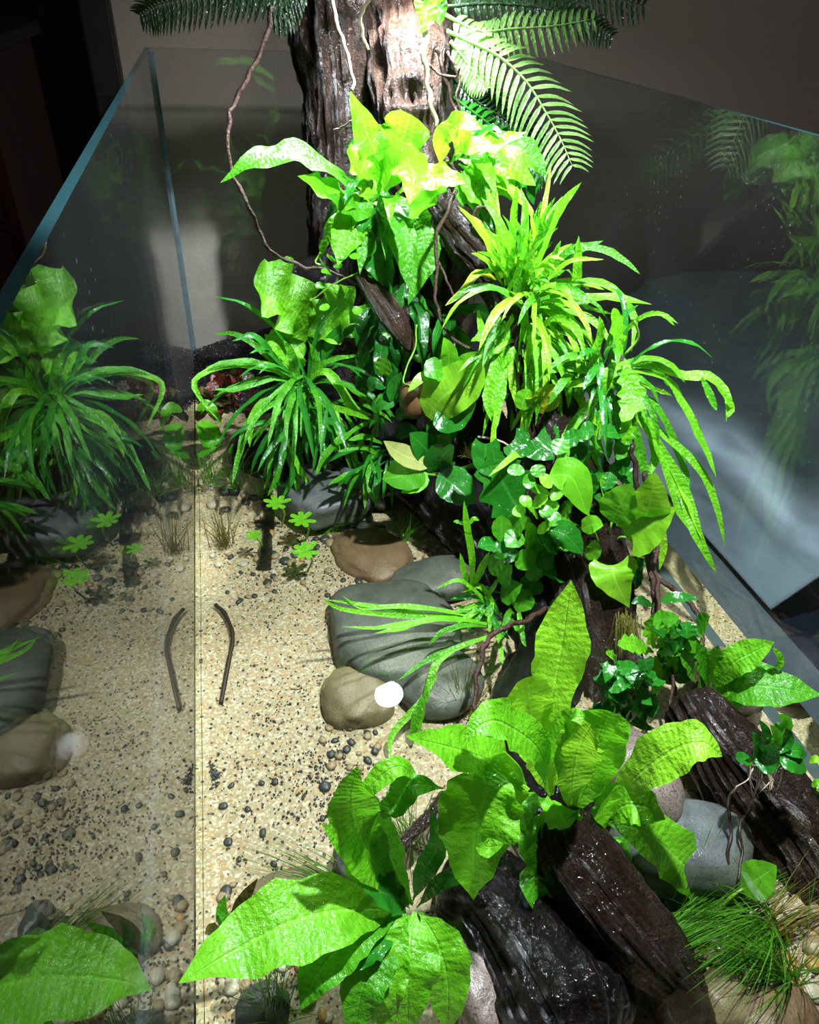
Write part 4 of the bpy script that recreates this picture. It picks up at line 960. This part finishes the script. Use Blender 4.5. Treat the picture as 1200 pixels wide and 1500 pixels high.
# --- crypt at the glass in front
CP = plant('cryptocoryne', 'small olive-green water plant with pointed leaves behind the long fern leaf', 'water plant', 345, 1370, .19)
for a in [([(345, 1375), (352, 1330), (378, 1286)], .19, .20, 18), ([(340, 1380), (325, 1340), (330, 1310)], .19, .20, 14), ([(345, 1370), (375, 1330), (405, 1290)], .19, .20, 16), ([(335, 1380), (312, 1365), (300, 1368)], .185, .18, 18), ([(350, 1375), (335, 1350), (318, 1335)], .19, .195, 14), ([(355, 1370), (360, 1350), (350, 1320)], .19, .195, 14), ([(350, 1380), (380, 1350), (415, 1330)], .185, .19, 14)]:
    leaf(CP, *a, 'fern', random.choice(['Lm', 'Ld', 'Lo']))

# ------------------------------------------------------------------ grass tufts
def tuft(label, px, py, z, n, ln, spread, mat, lean=(0, 0), wid=.0011, group=None, up=1.0):
    c = atz(px, py, z); c.z = z; vs_, fs, uv = [], [], []
    for i in range(n):
        a = random.uniform(0, 6.28); s = abs(random.gauss(0, spread))
        d = V((math.cos(a) * s + lean[0], math.sin(a) * s + lean[1], up)).normalized(); p = c + V((random.gauss(0, .004), random.gauss(0, .004), 0)); l = random.uniform(*ln)
        side = d.cross(V((random.uniform(-1, 1), random.uniform(-1, 1), .3))).normalized(); b = len(vs_)
        for k in range(5):
            u = k / 4; w = wid * (1 - u * .9) * .5
            q = V((min(max(p.x, XL + .004), XR - .006), p.y, max(p.z, SAND + .001)))
            vs_ += [q - side * w, q + side * w]; uv += [(u, -.5), (u, .5)]
            d = (d + V((lean[0] * .25, lean[1] * .25, -.16))).normalized(); p = p + d * l / 4
        for k in range(4): fs.append((b + 2 * k, b + 2 * k + 1, b + 2 * k + 3, b + 2 * k + 2))
    return tag(mesh('grass_tuft', vs_, fs, MT[mat], None, True, uv), label, 'grass', group)
tuft('brownish fine grass tuft in the water close to the left glass', 330, 800, SAND, 60, (.035, .06), .3, 'dgrass')
tuft('green hair-grass tuft at the water edge below the red plant', 345, 712, -.012, 50, (.03, .06), .6, 'grass')
tuft('green hair-grass tuft behind the brownish tuft by the corner', 308, 705, -.012, 40, (.03, .055), .6, 'grass')
tuft('short grass tuft between sunken stick and granite stone', 385, 725, -.02, 30, (.02, .04), .5, 'grass')
tuft('sunken grass lying beside the granite stone', 480, 782, SAND, 40, (.03, .05), .4, 'grass', (.6, .0))
tuft('dark grass tuft behind the flat brown stone', 590, 790, SAND, 50, (.03, .05), .8, 'grass')
tuft('pale thin grass in the shade behind the lamp glint', 680, 1045, SAND, 60, (.03, .06), .6, 'dgrass', (.1, .2))
tuft('fine grass fan leaning out over sand left of the curled fern', 510, 1300, SAND, 34, (.05, .085), .25, 'grass', (-.75, .45), .0009)
tuft('grass clump under the long horizontal fern leaf', 405, 1490, SAND, 60, (.03, .06), .35, 'grass', (0, .1))
tuft('grass clump among roots beside the curled fern', 600, 1230, SAND, 50, (.03, .06), .5, 'grass')
tuft('bright grass clump in front of the blue-grey stone', 985, 1350, SAND, 60, (.04, .075), .35, 'grass', (.35, .3), .0012)
tuft('flattened long grass sweeping to the right glass over gravel', 960, 1385, SAND + .01, 150, (.07, .13), .2, 'grass', (1.2, .25), .0014, up=.45)
tuft('flattened grass clump near the right glass', 1130, 1350, SAND + .01, 130, (.05, .10), .35, 'grass', (-.5, -.15), .0013, up=.5)
tuft('dark flattened grass at the front by the buff stone', 1150, 1430, SAND + .005, 110, (.04, .09), .5, 'grass', (-.3, .1), .0012, up=.6)
tuft('yellow-brown grass strands across the front gravel', 1100, 1380, SAND + .012, 60, (.05, .09), .3, 'dgrass', (.8, .1), .0012, up=.4)
t = tuft('pale yellow moss beard hanging under the heart-shaped leaf', 918, 905, .05, 110, (.02, .035), .3, 'beard', (0, -.3), .0009, up=-1)

# ------------------------------------------------------------------ long fern fronds above the tank
def frond(parent, pts, y0, y1, n, lpx, mat, wpx=9, down=.35, side=(1, 1), curl=0.1, rm=None):
    P = catmull(path(pts, y0, y1), n + 4); r = pxm(P[0], 2.4)
    v, f = tubevf(P, [r * (1 - .75 * i / (n + 3)) for i in range(n + 4)], 5)
    ra = mesh('frond', v, f, MT[rm or mat], parent)
    for i in range(2, n + 4):
        u = i / (n + 3); T = (P[min(i + 1, n + 3)] - P[i - 1]).normalized()
        h = ((CAM - P[i]).normalized() * .8 + V((0, 0, .5))); b = T.cross(h).normalized(); nn = b.cross(T).normalized()
        ll = pxm(P[i], lpx) * (math.sin(math.pi * (.12 + .80 * (1 - u) ** .8)) * .85 + .15)
        for s in (-1, 1):
            if not side[0 if s < 0 else 1]: continue
            d = (b * s + T * .28 + V((0, 0, -down)) + nn * random.uniform(-.12, .12)).normalized()
            e = P[i]; m_ = e + d * ll * .55; tip = e + d * ll + V((0, 0, -curl * ll)) + T * ll * .08
            leaf3(ra, [e, m_, tip], pxm(e, wpx) * (.55 + .45 * (1 - u)), 'pinna', mat, cup=.15, wav=.05, n=7, name='leaflet')
    return ra
FA = plant('boston_fern', 'long-fronded sword fern arching over the stump, one frond coloured as lamplit curling into the tank', 'fern plant', 650, 40, .74)
frond(FA, [(655, 45), (690, 62), (730, 82), (770, 118), (800, 165), (822, 205), (838, 242)], .73, .66, 21, 52, 'Lf', 9)
frond(FA, [(650, 20), (700, 45), (750, 42), (810, 38), (868, 28)], .75, .72, 18, 32, 'Lf', 8)
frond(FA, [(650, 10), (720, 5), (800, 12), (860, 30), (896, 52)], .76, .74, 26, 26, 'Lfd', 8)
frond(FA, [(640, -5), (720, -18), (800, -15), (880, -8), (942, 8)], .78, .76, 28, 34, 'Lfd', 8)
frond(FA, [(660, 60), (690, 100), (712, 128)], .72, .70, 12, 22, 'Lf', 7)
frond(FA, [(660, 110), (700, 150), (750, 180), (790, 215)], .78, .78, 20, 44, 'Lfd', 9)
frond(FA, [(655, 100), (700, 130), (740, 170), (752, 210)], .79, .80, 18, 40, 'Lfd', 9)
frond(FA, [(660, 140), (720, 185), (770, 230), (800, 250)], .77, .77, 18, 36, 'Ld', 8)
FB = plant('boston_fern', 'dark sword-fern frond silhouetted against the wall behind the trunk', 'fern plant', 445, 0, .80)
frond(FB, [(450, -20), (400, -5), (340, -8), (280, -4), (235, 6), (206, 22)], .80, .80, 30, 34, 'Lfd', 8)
frond(FB, [(450, -30), (420, 0), (395, 15)], .80, .80, 12, 34, 'Lfd', 8)
IW = plant('ivy', 'ivy leaf hanging in the lamplight at the top of the pale trunk', 'ivy plant', 625, 5, .70)
leaf(IW, [(622, 2), (626, 25), (616, 50)], .70, .69, 26, 'heart', 'L'); leaf(IW, [(634, 0), (642, 18), (645, 38)], .705, .70, 28, 'heart', 'Lm')
stem(IW, [(625, -20), (622, 0)], .705, .70, 4)

# ------------------------------------------------------------------ roots, vines and twigs
def vine(name, label, cat, pts, y0, y1, w, mat, jit=.25, n=40, taper=.7):
    P = path(pts, y0, y1); Q = catmull(P, n)
    r = pxm(P[0], w) / 2
    Q = [q + V([noise.noise(q * 90 + V((k * 9, 0, 0))) for k in range(3)]) * r * 1.3 for q in Q]
    v, f = tubevf(Q, [r * (1 + (taper - 1) * i / (n - 1)) * random.uniform(.85, 1.15) for i in range(n)], 7, 0, jit * .4)
    return tag(mesh(name, v, f, MT[mat]), label, cat)
vine('aerial_root', 'long dark aerial root looping down beside the left trunk from the dark frond', 'root', [(400, 10), (388, 60), (350, 140), (335, 175), (338, 250), (365, 305), (395, 365), (435, 388), (490, 400), (548, 432)], .74, .66, 6, 'root', n=70)
vine('aerial_root', 'pale thin root running down the dark trunk', 'root', [(488, -10), (494, 35), (506, 75), (516, 110), (517, 132)], .755, .70, 5, 'rootpale')
vine('aerial_root', 'curved pale root between the two trunks', 'root', [(548, -5), (532, 15), (529, 40), (538, 72)], .72, .73, 5, 'rootpale')
vine('aerial_root', 'short pale thread root sticking out from the dark trunk', 'root', [(490, 191), (505, 184), (520, 176)], .75, .70, 3, 'rootpale')
for i, (pts, l) in enumerate([([(626, 40), (624, 90), (630, 140), (640, 185)], 'thick pale root running down the bright trunk'), ([(640, 70), (650, 110), (664, 150), (668, 165)], 'reddish root arching off the right of the bright trunk'),
    ([(655, 75), (672, 110), (670, 140), (676, 170)], 'thin reddish root hanging furthest out from the bright trunk'), ([(625, 90), (645, 108), (668, 112), (675, 100)], 'looped root crossing over the hanging roots of the bright trunk'), ([(630, 140), (634, 170), (650, 200), (660, 235)], 'root snaking from the bright trunk into the fern')]):
    vine('aerial_root', l, 'root', pts, .71, .69, (8, 6, 4, 4, 6)[i], 'root' if i != 0 else 'rootpale')
vine('aerial_root', 'knotted root zigzagging down past the log-shaped branch into the shade', 'root', [(668, 280), (655, 310), (638, 352), (642, 390), (637, 430), (648, 472), (672, 500), (706, 522)], .63, .56, 6, 'root', n=60)
vine('aerial_root', 'side root forking towards the yellow leaf', 'root', [(640, 375), (652, 405), (662, 428), (672, 450)], .62, .57, 4, 'root')
vine('aerial_root', 'small dark root loop above the log-shaped branch', 'root', [(690, 330), (698, 306), (715, 308), (726, 335)], .62, .61, 5, 'root')
vine('aerial_root', 'twisted brown root hanging from the branch to the dark heart-leaf mat', 'root', [(945, 690), (955, 760), (952, 830), (962, 890), (975, 960), (990, 1020)], .43, .315, 9, 'root', n=60)
vine('aerial_root', 'thin straight root hanging beside the twisted brown root', 'root', [(960, 770), (962, 840), (968, 900), (985, 990), (972, 1090)], .42, .27, 6, 'root', n=60)
vine('aerial_root', 'root bowing outwards from the hanging roots to the black log', 'root', [(955, 845), (985, 862), (1015, 890), (1028, 925), (1022, 970), (1015, 1050)], .40, .29, 8, 'root', n=50)
vine('aerial_root', 'dark double root behind the twisted brown root', 'root', [(925, 650), (935, 720), (945, 800), (955, 860), (957, 900)], .44, .37, 8, 'twig', n=40)
vine('aerial_root', 'reddish root curving down behind the folded giant leaf', 'root', [(808, 885), (780, 905), (735, 922), (708, 950), (698, 1000), (696, 1050)], .41, .31, 8, 'root', n=50)
vine('twig', 'bent bare twig lying at the water edge below the anubias', 'twig', [(490, 703), (520, 718), (548, 728), (575, 722)], .60, .58, 7, 'root')
def flat_twig(label, pts, w, mat, z=SAND + .003):
    P = [atz(a, b, z) for a, b in pts]
    Q = catmull(P, 30)
    v, f = tubevf(Q, [pxm(P[0], w) / 2 * random.uniform(.8, 1.15) for _ in Q], 7)
    tag(mesh('twig', v, f, MT[mat]), label, 'twig')
flat_twig('thin dark twig lying bent on the open sand beside the glass', [(316, 886), (330, 900), (341, 932), (335, 970), (324, 1030)], 6, 'twig')
flat_twig('thick black sunken stick under the star-leaved plants', [(392, 720), (394, 760), (390, 800), (387, 832)], 17, 'wood')
flat_twig('rough brown twig wedged behind the folded giant leaf', [(652, 1165), (625, 1200), (598, 1228), (575, 1260)], 18, 'wood3', .0)
flat_twig('thin dark twig beside the rough brown twig', [(640, 1180), (640, 1200), (628, 1225), (632, 1240)], 6, 'twig', .0)
vine('aerial_root', 'dark root trailing down the side of the black log', 'root', [(1080, 1150), (1068, 1180), (1070, 1220), (1066, 1260), (1080, 1300)], .213, .165, 5, 'twig')
vine('aerial_root', 'second thin root beside the one trailing on the black log', 'root', [(1100, 1180), (1085, 1210), (1088, 1250), (1082, 1290)], .205, .165, 4, 'twig')
vine('vine_tendril', 'curling green tendril vine beside the dark trunk foot', 'vine', [(470, 370), (462, 385), (480, 392), (478, 410), (455, 440), (470, 430), (490, 415), (525, 400)], .66, .64, 3, 'stem', n=60)
vine('vine_tendril', 'thin green tendril dangling beside the broken branch', 'vine', [(610, 475), (608, 510), (595, 540), (592, 560), (600, 565)], .61, .57, 3, 'stem')
TV = plant('tendril_creeper', 'tiny-leaved creeper on the stump beside the curling tendril', 'creeper', 480, 400, .66)
cluster(TV, [(472, 385), (485, 378), (495, 390), (478, 400), (470, 420), (500, 375), (520, 375), (545, 400), (510, 430), (475, 450), (523, 455), (620, 465), (628, 460), (566, 490), (612, 525), (520, 610), (455, 630), (462, 645)], .645, 13, 'round', ['L', 'Lm', 'Lm'])
tuft('pale yellow moss tuft behind the cream-leaved anubias', 692, 668, .075, 70, (.008, .016), 1.0, 'beard', wid=.0008)
tuft('small yellowish moss tuft beside the twisted hanging roots', 930, 1000, .03, 50, (.01, .02), 1.0, 'grass', wid=.0008)
